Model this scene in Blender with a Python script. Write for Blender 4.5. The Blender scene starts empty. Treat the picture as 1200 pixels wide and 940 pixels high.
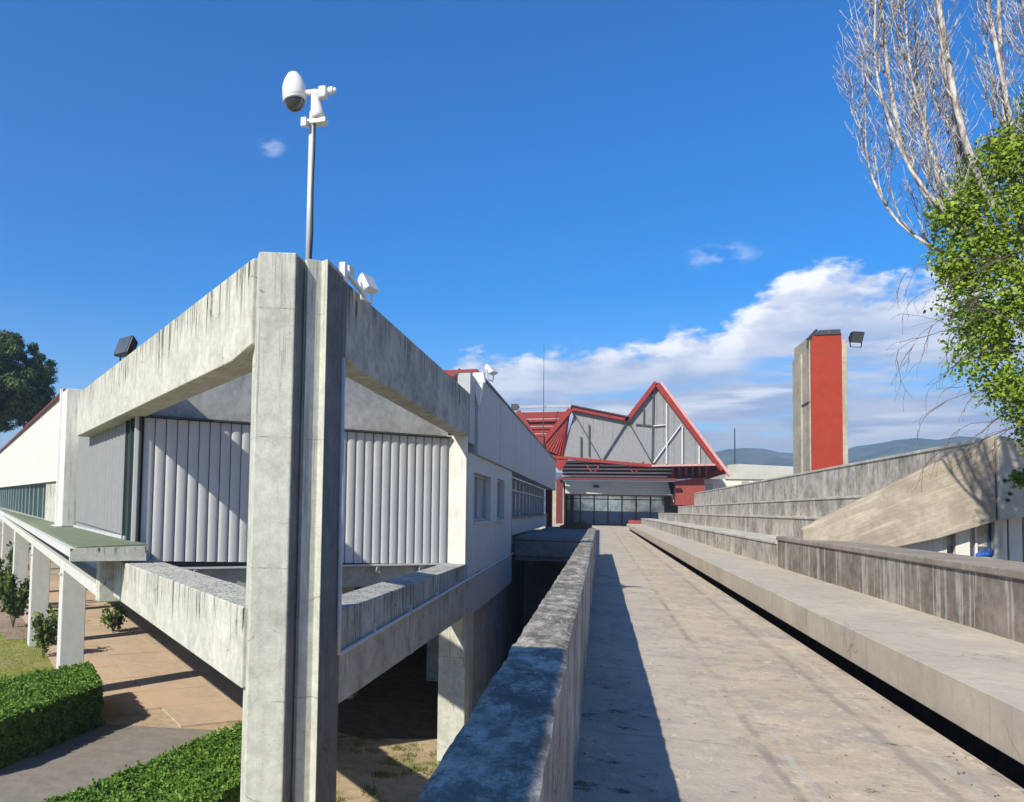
import bpy, bmesh, math, random
from mathutils import Vector, Matrix, noise
random.seed(7)
S = bpy.context.scene
COL = S.collection

# ---------------------------------------------------------------- camera
cam_d = bpy.data.cameras.new("camera"); cam = bpy.data.objects.new("camera", cam_d); COL.objects.link(cam)
S.camera = cam
W_, H_ = 1200.0, 940.0
F_, CX, PY = 920.0, 400.0, 543.7
psi, th, ro = math.radians(18.27), math.atan(.0529), math.atan(.022)
fw = Vector((-math.sin(psi)*math.cos(th), math.cos(psi)*math.cos(th), math.sin(th)))
r0 = Vector((math.cos(psi), math.sin(psi), 0)); u0 = r0.cross(fw)
rt = r0*math.cos(ro)+u0*math.sin(ro); up = u0*math.cos(ro)-r0*math.sin(ro)
m = Matrix.Identity(4)
for i in range(3):
    m[i][0] = rt[i]; m[i][1] = up[i]; m[i][2] = -fw[i]
m[2][3] = 1.6
cam.matrix_world = m
cam_d.sensor_width = 36; cam_d.lens = F_/W_*36
cam_d.shift_x = (W_/2-CX)/W_; cam_d.shift_y = (PY-H_/2)/W_
cam_d.clip_start = .05; cam_d.clip_end = 20000

# ---------------------------------------------------------------- light
SUN_AZ, SUN_EL = 26.5, 37.0          # light travels towards this azimuth (from +Y to +X)
sd = bpy.data.lights.new("sun", 'SUN'); sun = bpy.data.objects.new("sun", sd); COL.objects.link(sun)
sd.energy = 5.0; sd.angle = math.radians(.55); sd.color = (1, .945, .80)
a, e = math.radians(SUN_AZ), math.radians(SUN_EL)
sun.rotation_euler = Vector((math.sin(a)*math.cos(e), math.cos(a)*math.cos(e), -math.sin(e))).to_track_quat('-Z', 'Y').to_euler()
S.view_settings.view_transform = 'Standard'; S.view_settings.look = 'None'
S.view_settings.exposure = 0.56; S.view_settings.gamma = 1

# ---------------------------------------------------------------- node helper
class NT:
    def __init__(s, tree): s.t = tree; s.n = tree.nodes; s.l = tree.links
    def add(s, typ, **k):
        n = s.n.new(typ)
        for a_, v in k.items():
            if a_ == 'i':
                for kk, vv in v.items():
                    if hasattr(vv, 'is_output') or isinstance(vv, bpy.types.NodeSocket): s.l.new(vv, n.inputs[kk])
                    else: n.inputs[kk].default_value = vv
            else: setattr(n, a_, v)
        return n
    def math(s, op, a_, b=None, c=None, clamp=False):
        d = {0: a_}
        if b is not None: d[1] = b
        if c is not None: d[2] = c
        n = s.add('ShaderNodeMath', operation=op, i=d); n.use_clamp = clamp
        return n.outputs[0]
    def vmath(s, op, a_, b): return s.add('ShaderNodeVectorMath', operation=op, i={0: a_, 1: b}).outputs[0]
    def noise(s, vec, scale, detail=4, rough=.55, dist=0):
        return s.add('ShaderNodeTexNoise', i={'Vector': vec, 'Scale': scale, 'Detail': detail, 'Roughness': rough, 'Distortion': dist}).outputs[0]
    def ramp(s, f, lo, hi, a_=0., b=1., smooth=True):
        n = s.add('ShaderNodeMapRange', i={0: f, 1: lo, 2: hi, 3: a_, 4: b})
        if smooth: n.interpolation_type = 'SMOOTHSTEP'
        return n.outputs[0]
    def mix(s, f, a_, b, bt='MIX'):
        n = s.add('ShaderNodeMix', data_type='RGBA', blend_type=bt)
        for idx, v in ((0, f), (6, a_), (7, b)):
            if isinstance(v, bpy.types.NodeSocket): s.l.new(v, n.inputs[idx])
            else: n.inputs[idx].default_value = (v if idx == 0 else (tuple(v)+(1,))[:4])
        return n.outputs[2]
    def scale(s, vec, v): return s.vmath('MULTIPLY', vec, v)

# ---------------------------------------------------------------- world
wd = bpy.data.worlds.new("World"); S.world = wd; wd.use_nodes = True
w = NT(wd.node_tree); w.n.clear()
sky = w.add('ShaderNodeTexSky'); sky.sky_type = 'NISHITA'; sky.sun_disc = False
sky.sun_elevation = e; sky.sun_rotation = a+math.pi
sky.altitude = 300; sky.air_density = 1.0; sky.dust_density = .25; sky.ozone_density = 3.0
hs = w.add('ShaderNodeHueSaturation', i={'Hue': .509, 'Saturation': 1.55, 'Value': 1.25, 'Color': sky.outputs[0]})
tc = w.add('ShaderNodeTexCoord').outputs['Generated']
sp = w.add('ShaderNodeSeparateXYZ', i={0: tc})
az = w.math('MULTIPLY', w.math('ARCTAN2', sp.outputs[0], sp.outputs[1]), 57.2958)
el = w.math('MULTIPLY', w.math('ARCSINE', sp.outputs[2]), 57.2958)
# top of the cloud bank as a function of azimuth
fc = w.add('ShaderNodeFloatCurve')
cv = fc.mapping.curves[0]
pts = [(-180, 7), (-60, 5), (-30, 4.6), (-14, 6.5), (-10, 11.2), (-5, 11.6), (0, 12.7), (5, 12.9), (8.5, 13.2), (12, 15.6), (18, 15.2), (30, 14), (60, 9), (120, 7), (180, 7)]
cv.points[0].location = ((pts[0][0]+180)/360, pts[0][1]/30); cv.points[1].location = (1, pts[-1][1]/30)
for x_, y_ in pts[1:-1]: cv.points.new((x_+180)/360, y_/30)
fc.mapping.update()
w.l.new(w.math('DIVIDE', w.math('ADD', az, 180.), 360.), fc.inputs['Value'])
top = w.math('MULTIPLY', fc.outputs[0], 30.)
cmb = w.add('ShaderNodeCombineXYZ', i={0: az, 1: w.math('MULTIPLY', el, 1.9), 2: 3.1}).outputs[0]
def cl(off, sc, det=7):
    return w.noise(w.vmath('ADD', cmb, off), sc, det, .58)
n1 = cl((0, 0, 0), .17); n1b = cl((-1.0, 1.6, 0), .17)
nb = w.noise(cmb, .06, 3, .5)
n2 = w.noise(w.scale(cmb, (.35, 1.5, 1)), .24, 6, .55)
dep = w.math('SUBTRACT', top, el)                    # degrees below the bank's top
body = w.math('ADD', w.math('ADD', w.math('MULTIPLY', w.math('SUBTRACT', n1, .5), 9.), w.math('MULTIPLY', w.math('SUBTRACT', w.noise(cmb, .9, 5, .6), .5), 2.2)), w.math('ADD', dep, -1.5))
dens = w.ramp(body, -1.0, .5)
up_fade = w.ramp(el, 2.5, 5.0)
deep = w.ramp(dep, 3.0, 5.5)
gap = w.ramp(n2, .38, .5, .2, 1.)
dens = w.math('MULTIPLY', dens, w.math('ADD', w.math('MULTIPLY', deep, w.math('SUBTRACT', gap, 1.)), 1.))
lit = w.ramp(w.math('SUBTRACT', n1, n1b), -.08, .12)
edge = w.ramp(dep, 5.2, .3)
rightness = w.ramp(az, -5., 8., .6, 1.)
white = w.math('MULTIPLY', w.math('MULTIPLY', w.math('ADD', w.math('MULTIPLY', lit, 1.2), .25), edge), rightness, clamp=True)
low = w.math('MULTIPLY', w.ramp(n2, .52, .66), w.ramp(dep, 3., 6.))
white = w.math('MAXIMUM', white, w.math('MULTIPLY', low, .8))
shade = w.mix(w.ramp(w.noise(w.scale(cmb, (.5, 1.3, 1)), .3, 5, .55), .38, .62), (3.6, 4.4, 6.1), (6.0, 6.2, 7.0))
ccol = w.mix(white, shade, (9.6, 9.5, 9.3))
dens = w.math('MULTIPLY', w.math('MULTIPLY', dens, up_fade), .94)
# thin wisps higher up
def wisp(a0, e0, ra, re_, amt):
    dx = w.math('DIVIDE', w.math('SUBTRACT', az, a0), ra); dy = w.math('DIVIDE', w.math('SUBTRACT', el, e0), re_)
    rr = w.math('ADD', w.math('MULTIPLY', dx, dx), w.math('MULTIPLY', dy, dy))
    return w.math('MULTIPLY', w.math('MULTIPLY', w.ramp(rr, 1., .0), w.ramp(cl((7, 3, 0), .5), .38, .62)), amt)
wsp = w.math('ADD', wisp(7.6, 16.7, 2.8, 1.0, .36), wisp(-24., 24.8, 1.3, .8, .28))
col = w.mix(dens, hs.outputs[0], ccol)
col = w.mix(wsp, col, (8., 8.4, 9.2))
bg = w.add('ShaderNodeBackground', i={'Color': col, 'Strength': .098})
w.l.new(bg.outputs[0], w.add('ShaderNodeOutputWorld').inputs[0])

# ---------------------------------------------------------------- materials
def newmat(name):
    mt = bpy.data.materials.new(name); mt.use_nodes = True
    t = NT(mt.node_tree); b = t.n['Principled BSDF']
    return mt, t, b
def concrete(name, base, dark=(.10, .10, .095), grime=.5, streak=.5, streak_dir='dark', light=(.5, .48, .43), bump=.35,
             patch=.25, grain=.12, top_bias=True, rough=.92, board=None, warm=None, sfreq=7., drips=0, joints=0, specks=.35, crust=0):
    base = tuple(x*.86 for x in base); light = tuple(x*.86 for x in light); warm = tuple(x*.86 for x in warm) if warm else None
    mt, t, b = newmat(name)
    pos = t.add('ShaderNodeNewGeometry').outputs['Position']
    gz = t.add('ShaderNodeSeparateXYZ', i={0: t.add('ShaderNodeTexCoord').outputs['Generated']}).outputs[2]
    p1 = t.noise(pos, 1.1, 6, .6); p2 = t.noise(pos, 5.5, 6, .65); p3 = t.noise(pos, 55., 4, .7)
    lum = t.math('ADD', t.ramp(p1, .3, .7, 1-patch, 1+patch*.55), t.ramp(p2, .25, .75, -grain*1.3, grain*1.3))
    lum = t.math('ADD', lum, t.ramp(p3, .2, .8, -grain, grain))
    c = t.mix(1., base, t.add('ShaderNodeCombineColor', i={0: lum, 1: lum, 2: lum}).outputs[0], 'MULTIPLY')
    if warm: c = t.mix(t.ramp(t.noise(pos, 1.7, 5, .6), .45, .68), c, warm)
    # vertical runs
    sv = t.scale(pos, (sfreq, sfreq, .28)); s1 = t.noise(sv, 1., 5, .6, .3)
    s2 = t.noise(t.scale(pos, (sfreq*3, sfreq*3, .8)), 1., 4, .6)
    th_ = t.math('ADD', s1, t.math('MULTIPLY', t.math('SUBTRACT', s2, .5), .35))
    k = t.ramp(th_, .53, .68)
    if top_bias: k = t.math('MULTIPLY', k, t.ramp(t.math('ADD', gz, t.math('MULTIPLY', t.math('SUBTRACT', p1, .5), .9)), .2, .85))
    if streak_dir == 'drip':
        ln = t.noise(t.scale(pos, (3.5, 3.5, .02)), 1., 3, .6)
        k = t.math('MULTIPLY', t.ramp(th_, .535, .575), t.ramp(t.math('SUBTRACT', gz, t.ramp(ln, .35, .65, .96, .12, False)), -.02, .06))
    k = t.math('MULTIPLY', k, t.ramp(p2, .3, .6, .45, 1.))
    c = t.mix(t.math('MULTIPLY', k, streak), c, dark if streak_dir == 'dark' else light)
    if drips:
        th2 = t.math('ADD', t.noise(t.scale(pos, (19, 19, .5)), 1., 4, .62), t.math('MULTIPLY', t.math('SUBTRACT', p2, .5), .25))
        ln2 = t.noise(t.scale(pos, (2.6, 2.6, .02)), 1., 4, .65)
        kk = t.math('MULTIPLY', t.ramp(th2, .55, .60), t.ramp(t.math('SUBTRACT', gz, t.ramp(ln2, .35, .65, 1.02, .35, False)), -.04, .12))
        c = t.mix(t.math('MULTIPLY', kk, drips), c, (.035, .035, .032))
    # blotches of lichen and dirt
    g = t.math('MULTIPLY', t.ramp(t.noise(pos, 2.3, 8, .72), .52, .72), t.ramp(p3, .3, .62, .3, 1.))
    c = t.mix(t.math('MULTIPLY', g, grime), c, dark)
    if joints:
        zz = t.math('ADD', t.add('ShaderNodeSeparateXYZ', i={0: pos}).outputs[2], t.math('MULTIPLY', t.math('SUBTRACT', p2, .5), .03))
        dj = t.math('ABSOLUTE', t.math('SUBTRACT', t.math('FRACT', t.math('DIVIDE', zz, joints)), .5))
        jk = t.math('MULTIPLY', t.ramp(dj, .006, .002), t.ramp(t.noise(pos, 2.1, 4), .4, .55))
        c = t.mix(t.math('MULTIPLY', jk, .55), c, dark)
    cr = t.add('ShaderNodeTexVoronoi', feature='DISTANCE_TO_EDGE', i={'Vector': t.vmath('ADD', pos, t.scale(t.add('ShaderNodeTexNoise', i={'Vector': pos, 'Scale': 2.2, 'Detail': 5.}).outputs[1], (.5, .5, .5))), 'Scale': .9}).outputs[0]
    ck = t.math('MULTIPLY', t.ramp(cr, .008, .002), t.ramp(t.noise(pos, 1.3, 3), .54, .60))
    c = t.mix(t.math('MULTIPLY', ck, .7), c, dark)
    if crust:
        q1 = t.noise(t.scale(pos, (1.6, .8, 1)), 5., 9, .78); q2 = t.noise(t.scale(pos, (2., 1., 1)), 14., 6, .75)
        nz = t.ramp(t.add('ShaderNodeSeparateXYZ', i={0: t.add('ShaderNodeNewGeometry').outputs['Normal']}).outputs[2], .3, .8)
        crust = t.math('MULTIPLY', nz, crust)
        c = t.mix(t.math('MULTIPLY', t.ramp(q1, .40, .56), crust), c, (.085, .075, .065))
        c = t.mix(t.math('MULTIPLY', t.ramp(q2, .56, .62), crust), c, (.42, .385, .33))
    # fine dark specks
    c = t.mix(t.math('MULTIPLY', t.ramp(t.noise(pos, 26., 5, .75), .60, .68), specks), c, dark)
    # pinholes
    vo = t.add('ShaderNodeTexVoronoi', i={'Vector': pos, 'Scale': 14.}); 
    ph = t.math('MULTIPLY', t.ramp(vo.outputs['Distance'], .10, .04), t.ramp(t.noise(pos, 3.7, 2), .5, .6))
    c = t.mix(t.math('MULTIPLY', ph, .6), c, dark)
    hgt = t.math('ADD', t.math('MULTIPLY', p3, .35), t.math('SUBTRACT', p2, t.math('MULTIPLY', ph, 1.2)))
    if board:
        sx = t.add('ShaderNodeSeparateXYZ', i={0: pos})
        ac = t.math('SUBTRACT', t.math('MULTIPLY', sx.outputs[2], 9.), t.math('MULTIPLY', sx.outputs[0], 4.2))
        al = t.math('MULTIPLY', sx.outputs[0], .9)
        bv = t.add('ShaderNodeCombineXYZ', i={0: al, 1: ac, 2: 0.}).outputs[0]
        bw = t.noise(bv, 1., 6, .62)
        c = t.mix(t.ramp(bw, .5, .68, 0., .45), c, (.27, .21, .16)); c = t.mix(t.ramp(bw, .46, .34, 0., .4), c, (.62, .54, .42)); hgt = t.math('ADD', hgt, t.math('MULTIPLY', bw, .8))
    t.l.new(c, b.inputs['Base Color']); b.inputs['Roughness'].default_value = rough
    b.inputs['Specular IOR Level'].default_value = .25
    bp = t.add('ShaderNodeBump', i={'Strength': bump, 'Distance': .02, 'Height': hgt})
    t.l.new(bp.outputs[0], b.inputs['Normal'])
    return mt
def paint(name, base, rough=.5, wear=.12, dirt=(.2, .18, .16), dirt_amt=.3, metal=0, spec=.4, bump=.05, sc=3.):
    base = tuple(x*.86 for x in base)
    mt, t, b = newmat(name)
    pos = t.add('ShaderNodeNewGeometry').outputs['Position']
    n_ = t.noise(pos, sc, 6, .6); lum = t.ramp(n_, .25, .75, 1-wear, 1+wear*.6)
    c = t.mix(1., base, t.add('ShaderNodeCombineColor', i={0: lum, 1: lum, 2: lum}).outputs[0], 'MULTIPLY')
    s = t.noise(t.scale(pos, (8, 8, .5)), 1., 5, .6)
    c = t.mix(t.math('MULTIPLY', t.ramp(s, .54, .72), dirt_amt), c, dirt)
    t.l.new(c, b.inputs['Base Color']); b.inputs['Roughness'].default_value = rough; b.inputs['Metallic'].default_value = metal
    b.inputs['Specular IOR Level'].default_value = spec
    t.l.new(t.add('ShaderNodeBump', i={'Strength': bump, 'Distance': .01, 'Height': t.noise(pos, 30, 4)}).outputs[0], b.inputs['Normal'])
    return mt
def glass(name, col, rough=.06, spec=.8, refl=None):
    mt, t, b = newmat(name)
    pos = t.add('ShaderNodeNewGeometry').outputs['Position']
    c = t.mix(t.ramp(t.noise(t.scale(pos, (1, 1, .6)), .9, 4), .4, .6), col, tuple(x*1.7 for x in col))
    t.l.new(c, b.inputs['Base Color']); b.inputs['Roughness'].default_value = rough; b.inputs['Specular IOR Level'].default_value = spec
    b.inputs['Coat Weight'].default_value = .5; b.inputs['Coat Roughness'].default_value = .03
    t.l.new(t.add('ShaderNodeBump', i={'Strength': .04, 'Distance': .05, 'Height': t.noise(pos, 1.5, 2)}).outputs[0], b.inputs['Normal'])
    return mt
M = {}
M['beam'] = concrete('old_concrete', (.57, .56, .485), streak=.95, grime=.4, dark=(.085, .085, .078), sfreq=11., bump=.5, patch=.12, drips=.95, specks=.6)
M['groove'] = concrete('column_shade_concrete', (.17, .18, .19), streak=.5, grime=.4, dark=(.04, .04, .04), bump=.3)  # dark tone that paints shade onto the corner column
M['column'] = concrete('column_concrete', (.56, .56, .485), streak=.5, grime=.2, patch=.10, joints=1.62, drips=.35, bump=.4, sfreq=9.)
M['inner'] = concrete('board_marked_concrete', (.44, .44, .42), streak=.2, grime=.12, patch=.18, bump=.3)
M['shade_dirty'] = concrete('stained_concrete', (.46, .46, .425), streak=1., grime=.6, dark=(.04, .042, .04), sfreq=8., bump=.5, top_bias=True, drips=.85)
M['parapet'] = concrete('rough_parapet_concrete', (.50, .45, .375), streak=.2, grime=.35, dark=(.09, .085, .08), patch=.45, grain=.25, bump=1., top_bias=False, specks=.9, crust=.75)
M['bench'] = concrete('bench_concrete', (.54, .475, .375), streak=.35, grime=.12, dark=(.22, .20, .17), patch=.14, grain=.07, bump=.3, top_bias=False, warm=(.52, .44, .365))
M['brown'] = concrete('weathered_brown_concrete', (.27, .225, .185), streak=.9, streak_dir='drip', light=(.50, .47, .41), grime=.45, dark=(.11, .09, .08), sfreq=7., bump=.5, patch=.3, grain=.2)
M['coping'] = concrete('coping_concrete', (.34, .285, .23), streak=0, grime=.35, dark=(.17, .14, .12), patch=.2, grain=.14, bump=.4, top_bias=False)
M['riser'] = concrete('terrace_concrete', (.50, .45, .38), streak=.9, streak_dir='light', light=(.70, .66, .57), grime=.62, dark=(.17, .15, .135), sfreq=1.7, bump=.5, patch=.4, grain=.2, top_bias=False, drips=.55)
M['tread'] = concrete('tread_concrete', (.56, .52, .44), streak=0, grime=.3, dark=(.2, .18, .16), patch=.2, bump=.4, top_bias=False)
M['raker'] = concrete('raker_concrete', (.44, .385, .31), streak=.1, grime=.25, dark=(.24, .19, .15), patch=.22, grain=.12, bump=.6, top_bias=False, board=(-3.2, 0, 5.5), warm=(.36, .31, .26))
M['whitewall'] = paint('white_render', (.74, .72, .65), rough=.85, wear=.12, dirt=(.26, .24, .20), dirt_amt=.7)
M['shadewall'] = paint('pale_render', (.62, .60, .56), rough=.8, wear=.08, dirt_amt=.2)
M['fascia'] = paint('grey_fascia_panel', (.42, .44, .45), rough=.6, wear=.1, dirt=(.22, .22, .21), dirt_amt=.35)
M['slat'] = paint('grey_metal_slat', (.56, .56, .555), rough=.6, wear=.05, dirt=(.30, .30, .30), dirt_amt=.22, spec=.5)
M['shade_slab'] = concrete('shade_darkened_concrete', (.20, .20, .20), streak=.5, grime=.4, bump=.3)  # concrete darkened to paint in the shade on the link slab
M['slatdark'] = paint('dark_gap', (.05, .055, .06), rough=.8)
M['red'] = paint('red_steel_paint', (.31, .024, .016), rough=.5, wear=.2, dirt=(.18, .05, .04), dirt_amt=.4)
M['darkred'] = paint('dark_red_paint', (.16, .025, .025), rough=.6, wear=.2)
M['pink'] = paint('faded_pink_metal', (.66, .36, .33), rough=.5, wear=.2, dirt=(.4, .1, .09), dirt_amt=.4)
M['towered'] = paint('red_tower_render', (.37, .042, .020), rough=.85, wear=.12, dirt=(.35, .04, .03), dirt_amt=.3)
M['towerc'] = concrete('tower_concrete', (.46, .40, .31), streak=.5, grime=.25, dark=(.2, .17, .14), patch=.16, bump=.3, sfreq=3.)
M['greywall'] = paint('grey_corrugated_panel', (.27, .27, .275), rough=.6, wear=.1, dirt=(.24, .24, .24), dirt_amt=.3)
M['steel_dark'] = paint('dark_steel', (.06, .06, .07), rough=.5)
M['steel_white'] = paint('white_steel', (.68, .68, .68), rough=.45, wear=.06)
M['galv'] = paint('galvanised_steel', (.62, .63, .64), rough=.5, wear=.12, metal=.1)
M['black'] = paint('black_plastic', (.018, .019, .022), rough=.45, wear=.1, dirt_amt=.15)
M['white'] = paint('white_plastic', (.80, .80, .79), rough=.35, wear=.03, dirt_amt=.08)
M['lens'] = glass('lamp_glass', (.05, .055, .06), rough=.35, spec=.3)
M['dome'] = glass('smoked_dome', (.02, .03, .03), rough=.05)
M['glass_green'] = glass('green_glass', (.012, .035, .03), rough=.45, spec=.12)
M['glass_green'].node_tree.nodes['Principled BSDF'].inputs['Coat Weight'].default_value = 0
M['glass_blue'] = glass('blue_glass', (.03, .05, .09), rough=.08)
M['glass_grey'] = glass('dusty_glass', (.16, .19, .20), rough=.18)
M['green'] = paint('green_roof_membrane', (.185, .215, .13), rough=.85, wear=.2, dirt=(.22, .24, .13), dirt_amt=.4)
M['whitepaint'] = paint('white_beam_paint', (.66, .66, .63), rough=.6, wear=.08, dirt=(.35, .34, .31), dirt_amt=.3)
M['canopy'] = paint('pale_canopy', (.50, .51, .46), rough=.7, wear=.15, dirt=(.3, .31, .28), dirt_amt=.4, sc=.4)
M['brick'] = paint('red_brick_render', (.30, .06, .045), rough=.9, wear=.2)
M['bluecloth'] = paint('blue_cloth', (.02, .09, .42), rough=.8, wear=.3, sc=12.)
M['ribbed'] = paint('ribbed_grey_panel', (.27, .275, .28), rough=.6, wear=.08)
M['doorblue'] = paint('blue_door_pane', (.16, .26, .46), rough=.25, wear=.15, dirt_amt=.1)  # flat blue for the lower half of each door leaf
M['doorpale'] = paint('pale_reflecting_glass', (.80, .82, .78), rough=.12, wear=.4, dirt=(.25, .32, .25), dirt_amt=.6, sc=1.4, metal=.85)
M['shade_brown'] = None
M['hill'] = None
def plantmat(name, c1, c2, c3=None, trans=.25, sc=1.5, rough=.55):
    mt, t, b = newmat(name)
    pos = t.add('ShaderNodeNewGeometry').outputs['Position']
    f = t.ramp(t.noise(pos, sc, 5, .6), .35, .65)
    c = t.mix(f, c1, c2)
    rnd = t.add('ShaderNodeNewGeometry').outputs['Random Per Island']
    c = t.mix(t.ramp(rnd, .55, 1., 0, .8), c, c3 or tuple(x*1.5 for x in c2))
    t.l.new(c, b.inputs['Base Color']); b.inputs['Roughness'].default_value = rough
    b.inputs['Specular IOR Level'].default_value = .3
    tr = t.add('ShaderNodeBsdfTranslucent', i={'Color': c})
    mx = t.add('ShaderNodeMixShader', i={0: trans, 1: b.outputs[0], 2: tr.outputs[0]})
    t.l.new(mx.outputs[0], t.n['Material Output'].inputs[0])
    return mt
M['hedge'] = plantmat('hedge_leaves', (.07, .15, .02), (.15, .28, .035), (.28, .42, .06), .3, 3.)
M['pine'] = plantmat('pine_needles', (.028, .052, .012), (.06, .10, .02), (.14, .18, .04), .12, .5)
M['ivy'] = plantmat('ivy_leaves', (.11, .19, .018), (.25, .36, .03), (.42, .50, .06), .35, 2.2)
M['grassm'] = plantmat('grass_blades', (.10, .13, .02), (.19, .20, .04), (.26, .25, .07), .3, 1.)
M['dryfol'] = plantmat('shrub_leaves', (.06, .11, .02), (.13, .18, .04), None, .3, 3.)
def bark(name, c1, c2):
    mt, t, b = newmat(name)
    pos = t.add('ShaderNodeNewGeometry').outputs['Position']
    n_ = t.noise(t.scale(pos, (9, 9, 2.5)), 1.5, 6, .7)
    t.l.new(t.mix(t.ramp(n_, .38, .62), c1, c2), b.inputs['Base Color']); b.inputs['Roughness'].default_value = .85
    t.l.new(t.add('ShaderNodeBump', i={'Strength': .5, 'Distance': .02, 'Height': n_}).outputs[0], b.inputs['Normal'])
    return mt
M['palebark'] = bark('pale_poplar_bark', (.18, .155, .15), (.56, .53, .49))
M['bark'] = bark('brown_bark', (.06, .045, .035), (.14, .10, .075))

def ground_mat(name, kind):
    mt, t, b = newmat(name)
    pos = t.add('ShaderNodeNewGeometry').outputs['Position']
    p1 = t.noise(pos, .35, 6, .6); p2 = t.noise(pos, 3., 8, .7); p3 = t.noise(pos, 30., 5, .7)
    if kind == 'earth':
        c = t.mix(t.ramp(p2, .35, .65), (.36, .27, .17), (.48, .37, .25))
        c = t.mix(t.math('MULTIPLY', t.ramp(p1, .5, .64), t.ramp(p2, .4, .6)), c, (.13, .16, .04))
    elif kind == 'shade_brown':
        c = t.mix(t.ramp(p2, .35, .65), (.09, .065, .045), (.15, .11, .075))  # dark brown that deepens shade under the building and the bench
    elif kind == 'lawn':
        c = t.mix(t.ramp(p2, .3, .7), (.15, .18, .03), (.30, .29, .07)); c = t.mix(t.ramp(p1, .45, .65), c, (.28, .24, .10))
    elif kind == 'path':
        c = t.mix(t.ramp(p2, .3, .7), (.17, .15, .13), (.25, .22, .19)); c = t.mix(t.ramp(p3, .3, .7, 0, .4), c, (.32, .29, .25))
    elif kind == 'redpath':
        c = t.mix(t.ramp(p2, .3, .7), (.26, .17, .13), (.34, .26, .21))
    elif kind == 'paving':
        c = t.mix(t.ramp(p2, .3, .7), (.42, .315, .225), (.53, .41, .31)); c = t.mix(t.ramp(p1, .42, .62), c, (.55, .40, .275))
        c = t.mix(t.ramp(p3, .3, .75, 0, .3), c, (.3, .22, .16))
    elif kind == 'hill':
        c = t.mix(t.ramp(t.noise(pos, .024, 8, .7), .42, .58), (.035, .055, .025), (.09, .105, .05)); c = t.mix(t.ramp(t.noise(pos, .006, 4), .55, .7), c, (.22, .2, .15))
    t.l.new(c, b.inputs['Base Color']); b.inputs['Roughness'].default_value = .95; b.inputs['Specular IOR Level'].default_value = .15
    if kind != 'hill':
        t.l.new(t.add('ShaderNodeBump', i={'Strength': .6, 'Distance': .04, 'Height': t.math('ADD', p2, t.math('MULTIPLY', p3, .4))}).outputs[0], b.inputs['Normal'])
    return mt
for k in ('shade_brown', 'earth', 'lawn', 'path', 'redpath', 'paving', 'hill'): M[k] = ground_mat(k+'_surface', k)

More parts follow.
